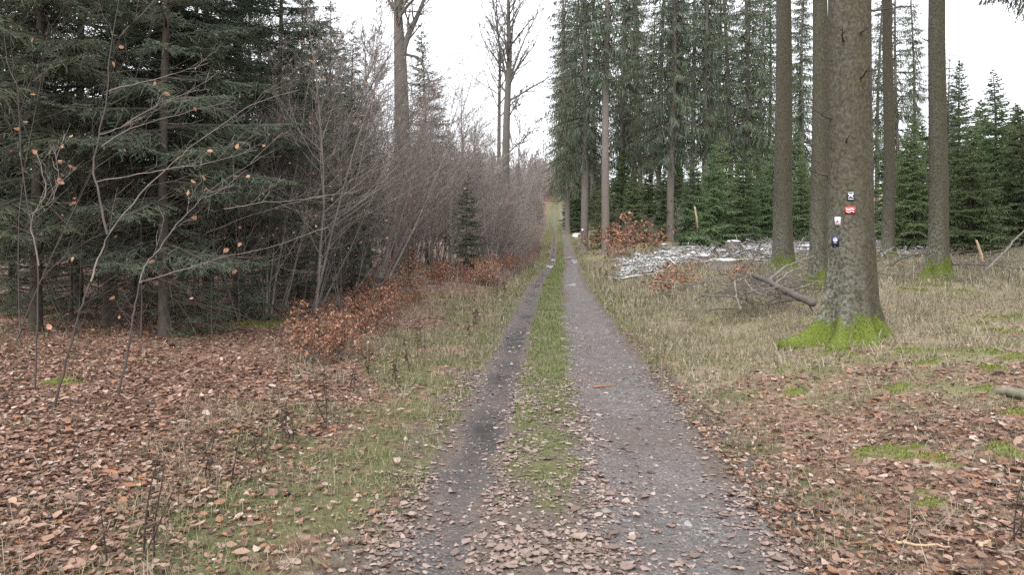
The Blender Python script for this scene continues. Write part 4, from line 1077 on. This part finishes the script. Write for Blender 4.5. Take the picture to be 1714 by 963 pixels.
# ------------------------------------------------------------------ the group of big trunks
def big_trunk(H, r0, seed, lobes, mossh, nth=48, flare=.16, rough=.006):
    rng = np.random.default_rng(seed)
    h = np.concatenate([np.linspace(-.25, 1.4, 46), np.geomspace(1.5, H, 46)])
    th = np.arange(nth) / nth * 2 * np.pi
    HH, TT = np.meshgrid(h, th, indexing='ij'); hp = np.maximum(HH, 0)
    taper_ = (1 - .93 * (hp / H) ** 1.05)
    rr = r0 * taper_ * (1 + .10 * np.exp(-hp / 1.1))
    fl = flare * np.exp(-hp / .32)
    for a, amp, wd in lobes:
        da = (TT - a + np.pi) % (2 * np.pi) - np.pi
        fl = fl + 1.15 * amp * np.exp(-(hp / .19) ** .8) * np.exp(-(da / (wd * (.75 + .5 * np.exp(-hp / .2)))) ** 2) * (.85 + .5 * (fbm(TT * 3, HH * 4, 1.0, 2, seed + 9) - .5)) + .13 * amp * np.exp(-hp / .6) * np.exp(-(da / wd) ** 2)
    rr = rr + fl - np.minimum(HH, 0) * .5
    rr = rr + rough * 2 * (fbm(TT * r0 * 30 / 3, HH * 5, 1.0, 3, seed) - .5) + .03 * r0 * np.sin(TT * 3 + HH * .7)
    X = rr * np.cos(TT) + .025 * np.sin(hp * .55 + seed) * sst(.3, 2, hp); Y = rr * np.sin(TT) + .02 * np.cos(hp * .7 + seed) * sst(.3, 2, hp)
    V = np.stack([X, Y, HH], -1).reshape(-1, 3)
    nh = len(h)
    i = np.arange(nh - 1)[:, None] * nth; k = np.arange(nth)[None]
    Q = np.stack([i + k, i + (k + 1) % nth, i + nth + (k + 1) % nth, i + nth + k], -1).reshape(-1, 4)
    side = np.cos(TT - math.radians(200))
    moss = np.clip(1.2 - hp / mossh + .25 * np.cos(TT + 1.2) + 1.1 * (fbm(TT * 3, HH * 6, 1, 4, seed + 3) - .5) + .9 * (fbm(TT * 9, HH * 22, 1, 3, seed + 4) - .5), 0, 1)
    lich = np.clip(side, 0, 1) * np.clip(1.2 - hp / 2.6, .25, 1)
    me = mk_mesh('trunk', V, [Q], M['hero'], smooth=True, attrs={'moss': moss.ravel(), 'lichen': lich.ravel()})
    # moss blades standing off the bark
    q = Q[rng.integers(0, len(Q), 9000)]
    c = V[q].mean(1) + (V[q[:, 1]] - V[q[:, 0]]) * rng.uniform(-.5, .5, (len(q), 1)) + (V[q[:, 3]] - V[q[:, 0]]) * rng.uniform(-.5, .5, (len(q), 1))
    m = moss.ravel()[q[:, 0]]
    kp = (m > .45 + .25 * rng.uniform(size=len(m))) & (c[:, 2] > -.02)
    c = c[kp]; nn = nrm(np.cross(V[q[kp, 1]] - V[q[kp, 0]], V[q[kp, 3]] - V[q[kp, 0]]))
    dr = nrm(nn + rng.normal(0, .6, nn.shape) + [0, 0, .1])
    Vm, Qm = kites(c - nn * .004, c + dr * rng.uniform(.012, .03, (len(c), 1)), rng.normal(0, 1, c.shape), np.full(len(c), .006), False)
    return me, mk_mesh('moss', Vm, [Qm], M['moss']), (h, rr)

def stub_mesh(L, r, seed):
    rng = np.random.default_rng(seed)
    B = grow(np.array([[0, 0, 0.]]), np.array([[1, 0, .0]]), L, 6, .12, (0, 0, 1), .2, rng); RB = taper(1, 6, r, r * .25)
    A = Acc(); A.add(*tubes(B, RB, 5))
    p, d_, r2, t2, l2 = spawn(B, RB, 3, .3, .9, .8, rng)
    C = grow(p, d_, l2 * .35, 4, .1, (0, 0, 1), .1, rng); A.add(*tubes(C, taper(3, 4, r2 * .6, np.full(3, .0015)), 3))
    return A.mesh('dead_branch', M['twig_dark'], True)
STUB = [stub_mesh(.38, .018, 1), stub_mesh(.22, .016, 2), stub_mesh(.55, .016, 3)]
HCROWN = [TALL[1][1][1]]
def big_tree(label, px, d, diam, lobes, mossh, seed, stubs, H=32, nth=48, flare=.05, off=0.0):
    base = on(px, d)
    tr, mo, (h, rr) = big_trunk(H, diam / 2, seed, lobes, mossh, nth, flare)
    root = thing('spruce_tree', label, 'tree', base, [('trunk', tr), ('moss', mo), ('crown', HCROWN[0])])
    for c in root.children:
        if c.name.startswith('moss'): c['kind'] = 'stuff'
    for k, (hh, az) in enumerate(stubs):
        r = np.interp(hh, h, rr.mean(1)) - .02
        link('dead_branch', STUB[(k + seed) % 3], root, (r * math.cos(az), r * math.sin(az), hh), (0, 0, az), 1.0)
    return root, base
W = math.pi
toward = -W / 2
HERO, HB = big_tree('thick brown spruce trunk with four trail markers and bright mossy roots', 1424, 9.5, .60,
              [(W * 1.04, .50, .20), (toward - .62, .46, .24), (toward + .12, .36, .26), (-.55, .26, .24), (.25, .12, .25), (1.2, .3, .3), (W * .7, .35, .25)], .40, 3,
              [(3.95, toward - .7), (4.05, toward + .1), (3.45, toward + .1), (2.95, toward - 1.3), (3.6, -.1), (4.4, .1), (2.2, W), (2.62, toward - .55), (4.6, W), (5.2, -.4)], nth=72)
big_tree('brown spruce trunk with mossy foot behind brushwood, nearest the track of its group', 1311, 23.0, .60, [(W, .18, .4), (-.4, .2, .5), (toward, .15, .5)], .55, 4, [(3, 0), (4.2, W), (5.1, .3), (6.2, W - .3), (7.3, -.2), (2.4, W), (8, .1)])
big_tree('brown spruce trunk half hidden close behind the marked trunk', 1371, 17.0, .40, [(W, .14, .4), (-.3, .14, .4), (toward, .12, .5)], .45, 5, [(3.4, W + .2), (2.6, 0), (4.5, W), (5.2, .1), (6.2, W)])
big_tree('thin brown spruce trunk standing between the marked trunk and the rear mossy one', 1487, 27.0, .44, [(W, .15, .4), (toward, .12, .5), (0, .12, .4)], .3, 6, [(3, 0), (4, W), (5.5, 0), (6.6, W), (7.6, .2)])
big_tree('rear brown spruce trunk with a broad bright mossy foot', 1570, 17.8, .45, [(W, .22, .4), (toward - .4, .25, .4), (-.4, .18, .4)], .62, 8, [(3.3, 0), (4.4, -.1), (2.5, W), (5.3, .2), (6.0, W)])

# a spruce outside the frame whose bough hangs into the upper corner
def hanging_bough():
    base = on(1900, 12.0)
    tr, mo, _ = big_trunk(28, .24, 9, [(W, .15, .4)], .4, 32)
    root = thing('spruce_tree', 'spruce beside the picture whose bough hangs into the upper corner', 'tree', base, [('trunk', tr), ('moss', mo), ('crown', HCROWN[0])])
    for c in root.children:
        if c.name.startswith('moss'): c['kind'] = 'stuff'
    a, b_, sd, w, stem, sr = bough_template(2.4, 0, .25, .8, 77)
    A = Acc(); V, Q = kites(a, b_, sd, w); A.add(V, Q, 0); A.add(*tubes(stem[None], sr[None], 4), 1)
    me = A.mesh('bough', [M['needle_old'], M['bark_dark']])
    tip = pt(1672, 40, 12.0) - base
    link('bough', me, root, (-.15, 0, tip[2] + .75), (0, R(-4), W))
    link('bough', me, root, (-.15, .1, tip[2] + 1.5), (.1, R(-6), W + .25))
hanging_bough()

# ------------------------------------------------------------------ trail markers nailed on the trunk
def plate_mesh(w, h, t=.004, name='plate', mat=None, bend=0.0):
    n = 7
    xs = np.linspace(-w / 2, w / 2, n); V = []
    for y in (-t, 0):
        for z in (-h / 2, h / 2):
            for x in xs: V.append((x, y - 0 + bend * x * x, z))
    V = np.array(V); F = []
    ix = lambda yy, zz, k: (yy * 2 + zz) * n + k
    for k in range(n - 1):
        F += [[ix(0, 0, k), ix(0, 0, k + 1), ix(0, 1, k + 1), ix(0, 1, k)], [ix(1, 0, k + 1), ix(1, 0, k), ix(1, 1, k), ix(1, 1, k + 1)],
              [ix(0, 1, k), ix(0, 1, k + 1), ix(1, 1, k + 1), ix(1, 1, k)], [ix(0, 0, k + 1), ix(0, 0, k), ix(1, 0, k), ix(1, 0, k + 1)]]
    F += [[ix(0, 0, 0), ix(0, 1, 0), ix(1, 1, 0), ix(1, 0, 0)], [ix(0, 1, n - 1), ix(0, 0, n - 1), ix(1, 0, n - 1), ix(1, 1, n - 1)]]
    return mk_mesh(name, V, [np.array(F)], mat)
def strip_mesh(pts, wid, name, mat, y=-.0065, th=.002):
    """a painted band along pts (x,z) as a thin raised strip"""
    P = np.array(pts, float); T = nrm(np.gradient(P, axis=0)); N = np.stack([-T[:, 1], T[:, 0]], -1)
    w = np.asarray(wid) * np.ones(len(P))
    L = P + N * w[:, None] / 2; Rr = P - N * w[:, None] / 2; n = len(P)
    V = [(p[0], y, p[1]) for p in L] + [(p[0], y, p[1]) for p in Rr] + [(p[0], y + th, p[1]) for p in L] + [(p[0], y + th, p[1]) for p in Rr]
    F = []
    for k in range(n - 1):
        F += [[k, n + k, n + k + 1, k + 1], [2 * n + k, k, k + 1, 2 * n + k + 1], [n + k, 3 * n + k, 3 * n + k + 1, n + k + 1]]
    F += [[0, 2 * n, 3 * n, n], [n - 1, 2 * n - 1, 4 * n - 1, 3 * n - 1]]
    return mk_mesh(name, np.array(V), [np.array(F)], mat)
def poly_mesh(pts, name, mat, y=-.0065, th=.002):
    n = len(pts); V = [(a, y, b) for a, b in pts] + [(a, y + th, b) for a, b in pts]
    me = bpy.data.meshes.new(name)
    me.from_pydata(V, [], [list(range(n))] + [[k, (k + 1) % n, n + (k + 1) % n, n + k] for k in range(n)]); me.materials.append(mat)
    return me
def ring(cx, cz, r, n=20, a0=0, a1=2 * math.pi):
    return [(cx + r * math.cos(a0 + (a1 - a0) * k / n), cz + r * math.sin(a0 + (a1 - a0) * k / n)) for k in range(n + 1)]
def nail_mesh():
    th = np.arange(8) / 8 * 2 * np.pi
    V = [(.004 * math.cos(t), -.007, .004 * math.sin(t)) for t in th] + [(.004 * math.cos(t), -.003, .004 * math.sin(t)) for t in th]
    return mk_mesh('nail', np.array(V), [np.arange(8)[None], np.array([[k, (k + 1) % 8, 8 + (k + 1) % 8, 8 + k] for k in range(8)])], M['greyplate'])
NAIL = nail_mesh()
def marker(px, py, d, label, w, h, mat, syms, roll, axis_r=.315):
    p = pt(px, py, d - .29)
    off = (p - HB) @ RGT; r = axis_r; w *= .86; h *= .86
    s = max(-.95, min(.95, off / r)); back = r * math.sqrt(1 - s * s)
    pos = HB + RGT * off - FWD * (back + .010); pos[2] = p[2]
    ang = math.asin(s) * .95
    root = link('trail_marker', None, None, pos, (0, roll, YAW + ang)); root.empty_display_size = .05
    tag(root, label, 'sign', 'trail markers on the thick trunk')
    pl = link('plate', plate_mesh(w, h, mat=mat, bend=.45), root)
    for nm, me in syms: link(nm, me, pl, None, None, (.86, 1, .86))
    for zz in (h / 2 - .008, -h / 2 + .008): link('nail', NAIL, pl, (0, 0, zz))
wv = lambda z0: [(x, z0 + .010 * math.sin(x * 70)) for x in np.linspace(-.056, .056, 14)]
marker(1424, 328, 9.5, 'dark square trail marker with a white cross, topmost on the trunk', .10, .125, M['black'],
       [('cross_stroke', strip_mesh([(-.034, -.026), (.034, .034)], .019, 'cross_stroke', M['white'])), ('cross_stroke', strip_mesh([(-.034, .034), (.034, -.026)], .019, 'cross_stroke', M['white'], y=-.0085)),
        ('band', strip_mesh([(-.045, .053), (.04, .055)], .006, 'band', M['white'])), ('band', strip_mesh([(-.038, -.049), (.038, -.049)], .018, 'band', M['greyplate']))], 0.0)
marker(1423, 352, 9.5, 'red trail marker with two white wavy lines', .150, .110, M['red'],
       [('wavy_line', strip_mesh(wv(.014), .014, 'wavy_line', M['white'])), ('wavy_line', strip_mesh(wv(-.022), .011, 'wavy_line', M['white']))], 0.02)
marker(1408, 370, 9.5, 'white trail marker with a small red triangle', .095, .125, M['white'],
       [('triangle', poly_mesh([(-.022, -.022), (.022, -.022), (0, .024)], 'triangle', M['red'])), ('text_line', strip_mesh([(-.028, -.040), (.028, -.040)], .005, 'text_line', M['greyplate'])), ('edge_band', strip_mesh([(-.043, -.06), (-.043, .06)], .007, 'edge_band', M['navy']))], -0.02)
marker(1406, 403, 9.5, 'dark blue trail marker with a round white emblem, lowest on the trunk', .125, .175, M['navy'],
       [('emblem_disc', poly_mesh(ring(0, .01, .036, 22)[:-1], 'emblem_disc', M['white'])), ('emblem_arc', strip_mesh(ring(0, .012, .021, 12, .3, 3.6), .008, 'emblem_arc', M['navy'], y=-.0085)), ('emblem_arc', strip_mesh([(-.018, -.004), (.02, -.012)], .006, 'emblem_arc', M['navy'], y=-.0085)),
        ('text_line', strip_mesh([(-.034, -.042), (.034, -.042)], .006, 'text_line', M['greyplate']))], 0.03)
p = on(976, 62.0)
r_ = link('trail_marker', None, None, pt(975, 385, 61.55), (0, 0, YAW)); tag(r_, 'tiny white trail marker on the foot of the spruce nearest the track', 'sign'); link('plate', plate_mesh(.14, .2, mat=M['white']), r_)

# ------------------------------------------------------------------ dead branches, log, stumps
def deadbranch(L, r, seed, sec=13, ter=5, mat='deadwood'):
    rng = np.random.default_rng(seed)
    B = grow(np.array([[-L / 2, 0, 0.]]), np.array([[1, 0, 0.]]), L, 10, .09, (0, 0, 0), 0, rng); RB = taper(1, 10, r, r * .25)
    A = Acc(); A.add(*tubes(B, RB, 6, True))
    p, d_, r2, t2, l2 = spawn(B, RB, sec, .15, .97, .8, rng)
    C = grow(p, d_, l2 * .28 * (1.2 - t2) * rng.uniform(.4, 1.3, len(t2)), 5, .14, (0, 0, 0), 0, rng); RC = taper(len(C), 5, r2 * .5, np.full(len(C), r * .12))
    A.add(*tubes(C, RC, 4))
    p, d_, r3, t3, l3 = spawn(C, RC, ter, .2, .95, .8, rng)
    D = grow(p, d_, l3 * .4, 3, .14, (0, 0, 0), 0, rng); A.add(*tubes(D, taper(len(D), 3, r3 * .6, np.full(len(D), r * .08)), 3))
    return A.mesh('dead_branch', M[mat], True)
DB = [deadbranch(2.2, .020, 801), deadbranch(1.6, .014, 802), deadbranch(2.8, .026, 803), deadbranch(1.1, .010, 804, 6), deadbranch(1.9, .016, 805, 12)]
DBS = [deadbranch(2.4, .035, 811, 12, 4, 'snowwood'), deadbranch(1.7, .028, 812, 12, 4, 'snowwood'), deadbranch(1.2, .022, 813, 9, 3, 'snowwood')]
def lay_branch(px, d, label, group, k=None, s=1.0, lift=.12, pool=None):
    p = on(px, d)
    o = link('dead_branch', (pool or DB)[rnd.randrange(len(pool or DB))], None, (p[0], p[1], p[2] + rnd.uniform(.02, lift)), (rnd.uniform(0, 6) if not pool else 0, rnd.gauss(0, .16), rnd.uniform(0, 6.28)), s)
    tag(o, label, 'branch', group)
for i in range(95):
    px = 1275 + rnd.gauss(0, 58); lay_branch(px, rnd.uniform(12.2, 20), 'dead branch tangled in the brushwood beside the marked trunk', 'brushwood beside the marked trunk', s=rnd.uniform(.55, .95), lift=.5)
for i in range(50):
    lay_branch(rnd.uniform(1470, 1730), rnd.uniform(17, 27), 'dead branch lying on the ground around the rear mossy trunk', 'dead branches around the rear mossy trunk', s=rnd.uniform(.6, 1.1), lift=.25)
for i in range(110):
    lay_branch(rnd.uniform(1045, 1370), rnd.uniform(25, 40), 'pale felling branch among the snowy stumps of the clearing', 'felling branches in the clearing', s=rnd.uniform(.7, 1.4), lift=.35, pool=DBS if i % 4 == 0 else DB)
def path_tube(name, label, cat, pts, r0, r1, mat, sides=8, twigs=0, seed=1, wob=.006):
    P = np.array(pts, float); base = P[0].copy(); P = P - base
    rng = np.random.default_rng(seed)
    n = max(12, len(P) * 4); tt = np.linspace(0, 1, n); kk = np.linspace(0, 1, len(P))
    P = np.stack([np.interp(tt, kk, P[:, c]) for c in range(3)], -1) + rng.normal(0, wob, (n, 3))
    RR = np.linspace(r0, r1, n)[None] * (1 + rng.normal(0, .04, (1, n)))
    A = Acc(); A.add(*tubes(P[None], RR, sides, True))
    if twigs:
        p, d_, r2, t2, l2 = spawn(P[None], RR, twigs, .05, .95, 1.0, rng)
        C = grow(p, d_, l2 * .22 * rng.uniform(.3, 1.2, len(t2)), 5, .16, (0, 0, 0), 0, rng); A.add(*tubes(C, taper(len(C), 5, r2 * .3, np.full(len(C), .002)), 4))
    o = link(name, A.mesh(name, mat, True), None, base); tag(o, label, cat); return o
path_tube('fallen_log', 'pale grey fallen log with broken stubs resting in the brushwood', 'log', [pt(1262, 462, 14.2), pt(1285, 470, 13.7), pt(1310, 484, 13.0), pt(1335, 497, 12.4), pt(1360, 508, 11.8)], .05, .065, M['bark_beech'], 10, 9, 11)
path_tube('bent_branch', 'hooked dead branch arched over the end of the fallen log', 'branch', [pt(1240, 520, 12.2), pt(1232, 495, 12.6), pt(1230, 470, 13), pt(1245, 466, 13.2), pt(1262, 490, 12.8), pt(1300, 500, 12.6)], .022, .012, M['deadwood'], 6, 5, 12)
path_tube('bent_branch', 'dark branch slanting upward across the copper beech of the brushwood', 'branch', [pt(1238, 466, 14), pt(1258, 440, 14.6), pt(1270, 418, 15), pt(1274, 400, 15.2), pt(1285, 398, 15.4)], .02, .008, M['twig_dark'], 6, 6, 13)
path_tube('bent_branch', 'long dark branch running from the log towards the half hidden trunk', 'branch', [pt(1288, 470, 14), pt(1310, 450, 14.6), pt(1340, 436, 15.2), pt(1362, 430, 15.6)], .03, .014, M['deadwood'], 6, 6, 14)
path_tube('bent_branch', 'branch rising from the log end under the half hidden trunk', 'branch', [pt(1300, 474, 13.6), pt(1320, 456, 14.0), pt(1345, 446, 14.6)], .024, .01, M['deadwood'], 6, 5, 15)
path_tube('bent_branch', 'thin branch bowed over the dry grass before the brushwood', 'branch', [pt(1140, 520, 12), pt(1160, 502, 12.4), pt(1190, 490, 12.8), pt(1230, 490, 13), pt(1262, 502, 12.8)], .012, .006, M['deadwood'], 5, 5, 16)
path_tube('propped_branch', 'long pale branch propped against the young spruces at the edge', 'branch', [pt(1640, 462, 19), pt(1672, 432, 20), pt(1695, 405, 21), pt(1722, 378, 22)], .035, .02, M['twig_light'], 7, 4, 17)
path_tube('broken_stem', 'broken splintered stem sticking out near the rear mossy trunk', 'branch', [pt(1645, 440, 21), pt(1640, 420, 21), pt(1634, 402, 21)], .05, .03, M['cutwood'], 7, 2, 18)
path_tube('curved_branch', 'curved branch arching beside the foot of the thin rear trunk', 'branch', [pt(1490, 445, 21), pt(1510, 432, 21), pt(1530, 426, 21), pt(1552, 424, 21)], .035, .02, M['deadwood'], 6, 5, 19)
path_tube('leaning_stake', 'thin pale stake leaning upright before the dark young spruces', 'stake', [hit(1171, 412), pt(1167, 375, 33), pt(1163, 346, 33)], .055, .04, M['cutwood'], 7, 0, 20)
path_tube('mossy_log', 'rotten mossy log end at the picture edge on the leaf litter', 'log', [hit(1664, 660) + [0, 0, .03], hit(1690, 665) + [0, 0, .04], hit(1722, 672) + [0, 0, .05]], .032, .045, M['deadwood'], 9, 2, 21)
path_tube('fallen_twig', 'orange barked broken twig lying across the wide gravel rut', 'twig', [hit(995, 650) + [0, 0, .018], hit(1010, 649) + [0, 0, .014], hit(1032, 646) + [0, 0, .012]], .015, .003, M['orangebark'], 6, 0, 22, .002)
path_tube('fallen_twig', 'tan dead twig in the litter below the moss patches', 'twig', [hit(1500, 916) + [0, 0, .03], hit(1535, 922) + [0, 0, .03], hit(1590, 927) + [0, 0, .035]], .009, .004, M['cutwood'], 6, 2, 23, .003)
path_tube('fallen_twig', 'slanted tan twig poking out of the litter near the picture corner', 'twig', [hit(1640, 920) + [0, 0, .02], pt(1658, 906, 3.75), pt(1672, 895, 3.8)], .012, .006, M['cutwood'], 6, 0, 24, .002)
path_tube('fallen_twig', 'pale curved dry stem on the leaf litter near the grass', 'twig', [hit(22, 835) + [0, 0, .04], hit(70, 812) + [0, 0, .06], hit(115, 780) + [0, 0, .05], hit(140, 772) + [0, 0, .03]], .004, .002, M['twig_light'], 5, 1, 25, .004)
path_tube('fallen_twig', 'short curled pale stem on the leaf litter beneath the saplings', 'twig', [hit(30, 770) + [0, 0, .03], hit(55, 772) + [0, 0, .05], hit(66, 790) + [0, 0, .02]], .005, .003, M['twig_light'], 5, 0, 26, .003)

def stump(r, h, seed, snow=True):
    rng = np.random.default_rng(seed); n = 20
    th = np.arange(n) / n * 2 * np.pi; rg = 1 + .10 * np.sin(th * 3 + seed) + .06 * rng.normal(size=n)
    lv = [(-.12, 1.55), (.03, 1.35), (.12, 1.12), (h * .6, 1.0), (h, .97)]
    V = np.concatenate([np.stack([r * k * rg * np.cos(th), r * k * rg * np.sin(th), np.full(n, z)], -1) for z, k in lv])
    i = (np.arange(len(lv) - 1) * n)[:, None]; k = np.arange(n)[None]
    Q = np.stack([i + k, i + (k + 1) % n, i + n + (k + 1) % n, i + n + k], -1).reshape(-1, 4)
    body = mk_mesh('stump_body', V, [Q], M['bark_tall'], smooth=True)
    top = V[-n:]
    face = mk_mesh('cut_face', top + [0, 0, .0], [np.arange(n)[None]], M['cutwood'])
    parts = [('stump_body', body), ('cut_face', face)]
    if snow:
        T = [(1.04, .004), (1.05, .03), (.9, .055), (.5, .07)]
        ir = (.72 + .26 * np.sin(th * 2 + seed) * np.sin(th * 3 + 2 * seed) + .06 * rng.normal(size=n)); S = np.concatenate([np.stack([top[:, 0] * a * ir, top[:, 1] * a * ir, top[:, 2] + b + .008 * rng.normal(size=n)], -1) for a, b in T])
        i = (np.arange(3) * n)[:, None]
        Q = np.stack([i + k, i + (k + 1) % n, i + n + (k + 1) % n, i + n + k], -1).reshape(-1, 4)
        parts.append(('snow_cap', mk_mesh('snow_cap', S, [Q, (3 * n + np.arange(n))[None]], M['snow'], smooth=True)))
    return parts
for i, (px, py, r, h, lab) in enumerate([(1226, 420, .33, .42, 'largest snow capped stump, before the first brown trunk'), (1160, 418, .30, .30, 'snow capped stump beneath the leaning stake'), (1112, 415, .22, .25, 'small snow capped stump beside the copper bush'),
                                (1038, 430, .32, .28, 'snow dusted stump at the corner of the side track'), (1208, 430, .26, .25, 'low snow dusted stump left of the largest one'), (1178, 442, .22, .3, 'mossy stump with a white top before the felling branches'),
                                (1215, 452, .38, .32, 'wide mossy stump behind the flat copper beech'), (1128, 422, .2, .2, 'flat stump in the middle of the felling branches'), (1350, 424, .3, .3, 'snow capped stump between the first two brown trunks'), (1068, 432, .25, .2, 'low stump at the near edge of the snowy clearing')]):
    thing('tree_stump', lab, 'stump', hit(px, py), stump(r, h, 900 + i), rnd.uniform(0, 6), group='stumps in the clearing')

# snow lying on the felling debris
def build_debris():
    rng = np.random.default_rng(62); n = 2600
    px = 1040 + 560 * rng.uniform(size=n) ** 1.25; dd = rng.uniform(26, 41, n)
    b = EYEP + (FWD[None] + RGT[None] * ((px - CX) / F_PX)[:, None]) * dd[:, None]
    b[:, 2] = height(b[:, 0], b[:, 1]) + np.abs(rng.normal(0, .16, n)) * (.4 + 1.2 * fbm(b[:, 0], b[:, 1], .5, 2, 90))
    a = rng.uniform(0, 6.28, n); d_ = np.stack([np.cos(a), np.sin(a), rng.normal(0, .22, n)], -1)
    P = grow(b, d_, rng.lognormal(math.log(.30), .5, n), 4, .16, (0, 0, 0), 0, rng)
    A = Acc(); A.add(*tubes(P, taper(n, 4, rng.uniform(.008, .034, n), rng.uniform(.005, .012, n)), 4))
    tag(link('felling_debris', A.mesh('felling_debris', M['snowwood'], True)), 'grey sticks and chips dusted with snow across the clearing', None, kind='stuff')
build_debris()
def build_snow():
    rng = np.random.default_rng(61)
    n = 900
    px = rng.uniform(1040, 1380, n); dd = rng.uniform(29, 41, n)
    k = rng.integers(0, 40, n); cx = rng.uniform(1045, 1375, 40); cd = rng.uniform(30, 40, 40)
    px = np.where(rng.uniform(size=n) < .7, cx[k] + rng.normal(0, 9, n), px); dd = np.where(rng.uniform(size=n) < .7, cd[k] + rng.normal(0, .6, n), dd)
    x = RGT[0] * (px - CX) / F_PX * dd + FWD[0] * dd; y = RGT[1] * (px - CX) / F_PX * dd + FWD[1] * dd
    z = height(x, y) + rng.uniform(0, .22, n)
    m = 8; th = np.arange(m) / m * 2 * np.pi
    r = rng.lognormal(math.log(.05), .4, n); el = rng.uniform(1, 2.4, n); a = rng.uniform(0, 6.28, n)
    X = np.cos(th)[None] * r[:, None] * el[:, None] * rng.uniform(.7, 1.2, (n, m)); Y = np.sin(th)[None] * r[:, None] * rng.uniform(.7, 1.2, (n, m))
    ca, sa = np.cos(a)[:, None], np.sin(a)[:, None]
    ringv = np.stack([X * ca - Y * sa + x[:, None], X * sa + Y * ca + y[:, None], np.broadcast_to(z[:, None], X.shape)], -1)
    topv = np.stack([x, y, z + r * .7], -1)[:, None]
    V = np.concatenate([ringv, topv], 1).reshape(-1, 3)
    F = np.stack([np.arange(m), (np.arange(m) + 1) % m, np.full(m, m)], -1)
    me = mk_mesh('snow', V, [(F[None] + (np.arange(n) * (m + 1))[:, None, None]).reshape(-1, 3)], M['snow'], smooth=True)
    tag(link('snow', me), 'patchy snow lying on the felling debris of the clearing', None, kind='stuff')
build_snow()

# ------------------------------------------------------------------ dead weed stalks
def weed(H, seed, stems=1, heavy=1.0):
    rng = np.random.default_rng(seed)
    S = grow(np.stack([rng.normal(0, .03 * (stems > 1), stems), rng.normal(0, .03 * (stems > 1), stems), np.full(stems, -.03)], -1), np.stack([rng.normal(0, .12, stems), rng.normal(0, .12, stems), np.ones(stems)], -1), H * rng.uniform(.7, 1.05, stems), 7, .05, (0, 0, 1), .1, rng)
    SR = taper(stems, 7, .008, .003); A = Acc(); A.add(*tubes(S, SR, 4))
    stem = A.mesh('stem', M['weed'], True)
    p, d_, r_, t_, l_ = spawn(S, SR, int(12 * heavy), .25, 1.0, .9, rng)
    d_ = nrm(d_ + [0, 0, -.9]); n = len(p)
    V, Q = kites(p, p + d_ * rng.uniform(.04, .12, (n, 1)), rng.normal(0, 1, p.shape), rng.uniform(.006, .018, n))
    return [('stem', stem), ('foliage', mk_mesh('foliage', V, [Q], M['weed']))]
WEED = [weed(.62, 1, 1), weed(.5, 2, 2), weed(.75, 3, 3, .8), weed(.4, 4, 2)]
for i, (px, py, s, lab) in enumerate([(686, 622, 1.0, 'tallest dark weed stalk on the grass verge'), (664, 640, .8, 'dark weed stalk just before the tallest one'), (706, 598, .8, 'weed stalk just behind the tallest one'), (793, 548, 1.0, 'dark weed stalk on the verge halfway to the copper bushes'),
                             (786, 562, .7, 'short weed stalk beneath the one halfway along the verge'), (592, 655, .75, 'drooping dark weed at the edge of the litter'), (545, 712, .8, 'dark weed among the grass beside the rut bend'), (492, 740, .8, 'forked weed stalk at the litter edge'),
                             (470, 745, .7, 'thin weed stalk at the litter edge'), (620, 628, .8, 'weed stalk at the corner of the copper seedlings'), (830, 500, .9, 'far dark weed stalk on the verge'), (846, 488, 1.0, 'far tall weed stalk before the hedge'), (385, 815, .75, 'dark twig like weed in the foreground grass'),
                             (357, 805, .8, 'thin weed in the foreground grass beside the litter'), (245, 940, .75, 'weed stalk at the bottom of the picture'), (440, 770, .6, 'low brown weed in the grass'), (180, 940, .6, 'low weed stalk among the bottom leaves'),
                             (1015, 470, 1.2, 'dry weed clump at the edge of the gravel rut'), (1030, 478, 1.1, 'second dry weed clump near the gravel rut'), (1004, 462, 1.1, 'slim dry weed near the side track'), (1062, 520, .7, 'lone stalk in the dry grass'), (1185, 500, .9, 'weed stalk before the brushwood'), (1700, 905, .5, 'thin stalk near the picture corner')]):
    thing('dry_weed', lab, 'weed', hit(px, py), WEED[i % 4], rnd.uniform(0, 6), s, 'dead weed stalks')
# brown weed fringe below the hedge, too fine to count
def build_fringe():
    rng = np.random.default_rng(71); A = Acc()
    n = 5200
    y = 24 + 46 * rng.uniform(0, 1, n) ** 1.3; u = -1.75 - np.abs(rng.normal(0, .55, n)) - .2 * rng.uniform(size=n)
    x = xc(y) + u; z = height(x, y)
    A.add(*blades(x, y, z, rng.lognormal(math.log(.55), .3, n) * sst(-1.5, -2.4, u) + .12, np.full(n, .007), rng.uniform(.1, .7, n), rng))
    tag(link('dry_weed_fringe', A.mesh('dry_weed_fringe', M['weedfringe'])), 'brown dead weeds fringing the foot of the reddish hedge', None, kind='stuff')
M['weedfringe'] = foliage('brown_weed_material', [(0, (.13, .085, .07)), (.6, (.24, .17, .145)), (1, (.36, .28, .23))], .1, .7, .2, 0)
build_fringe()
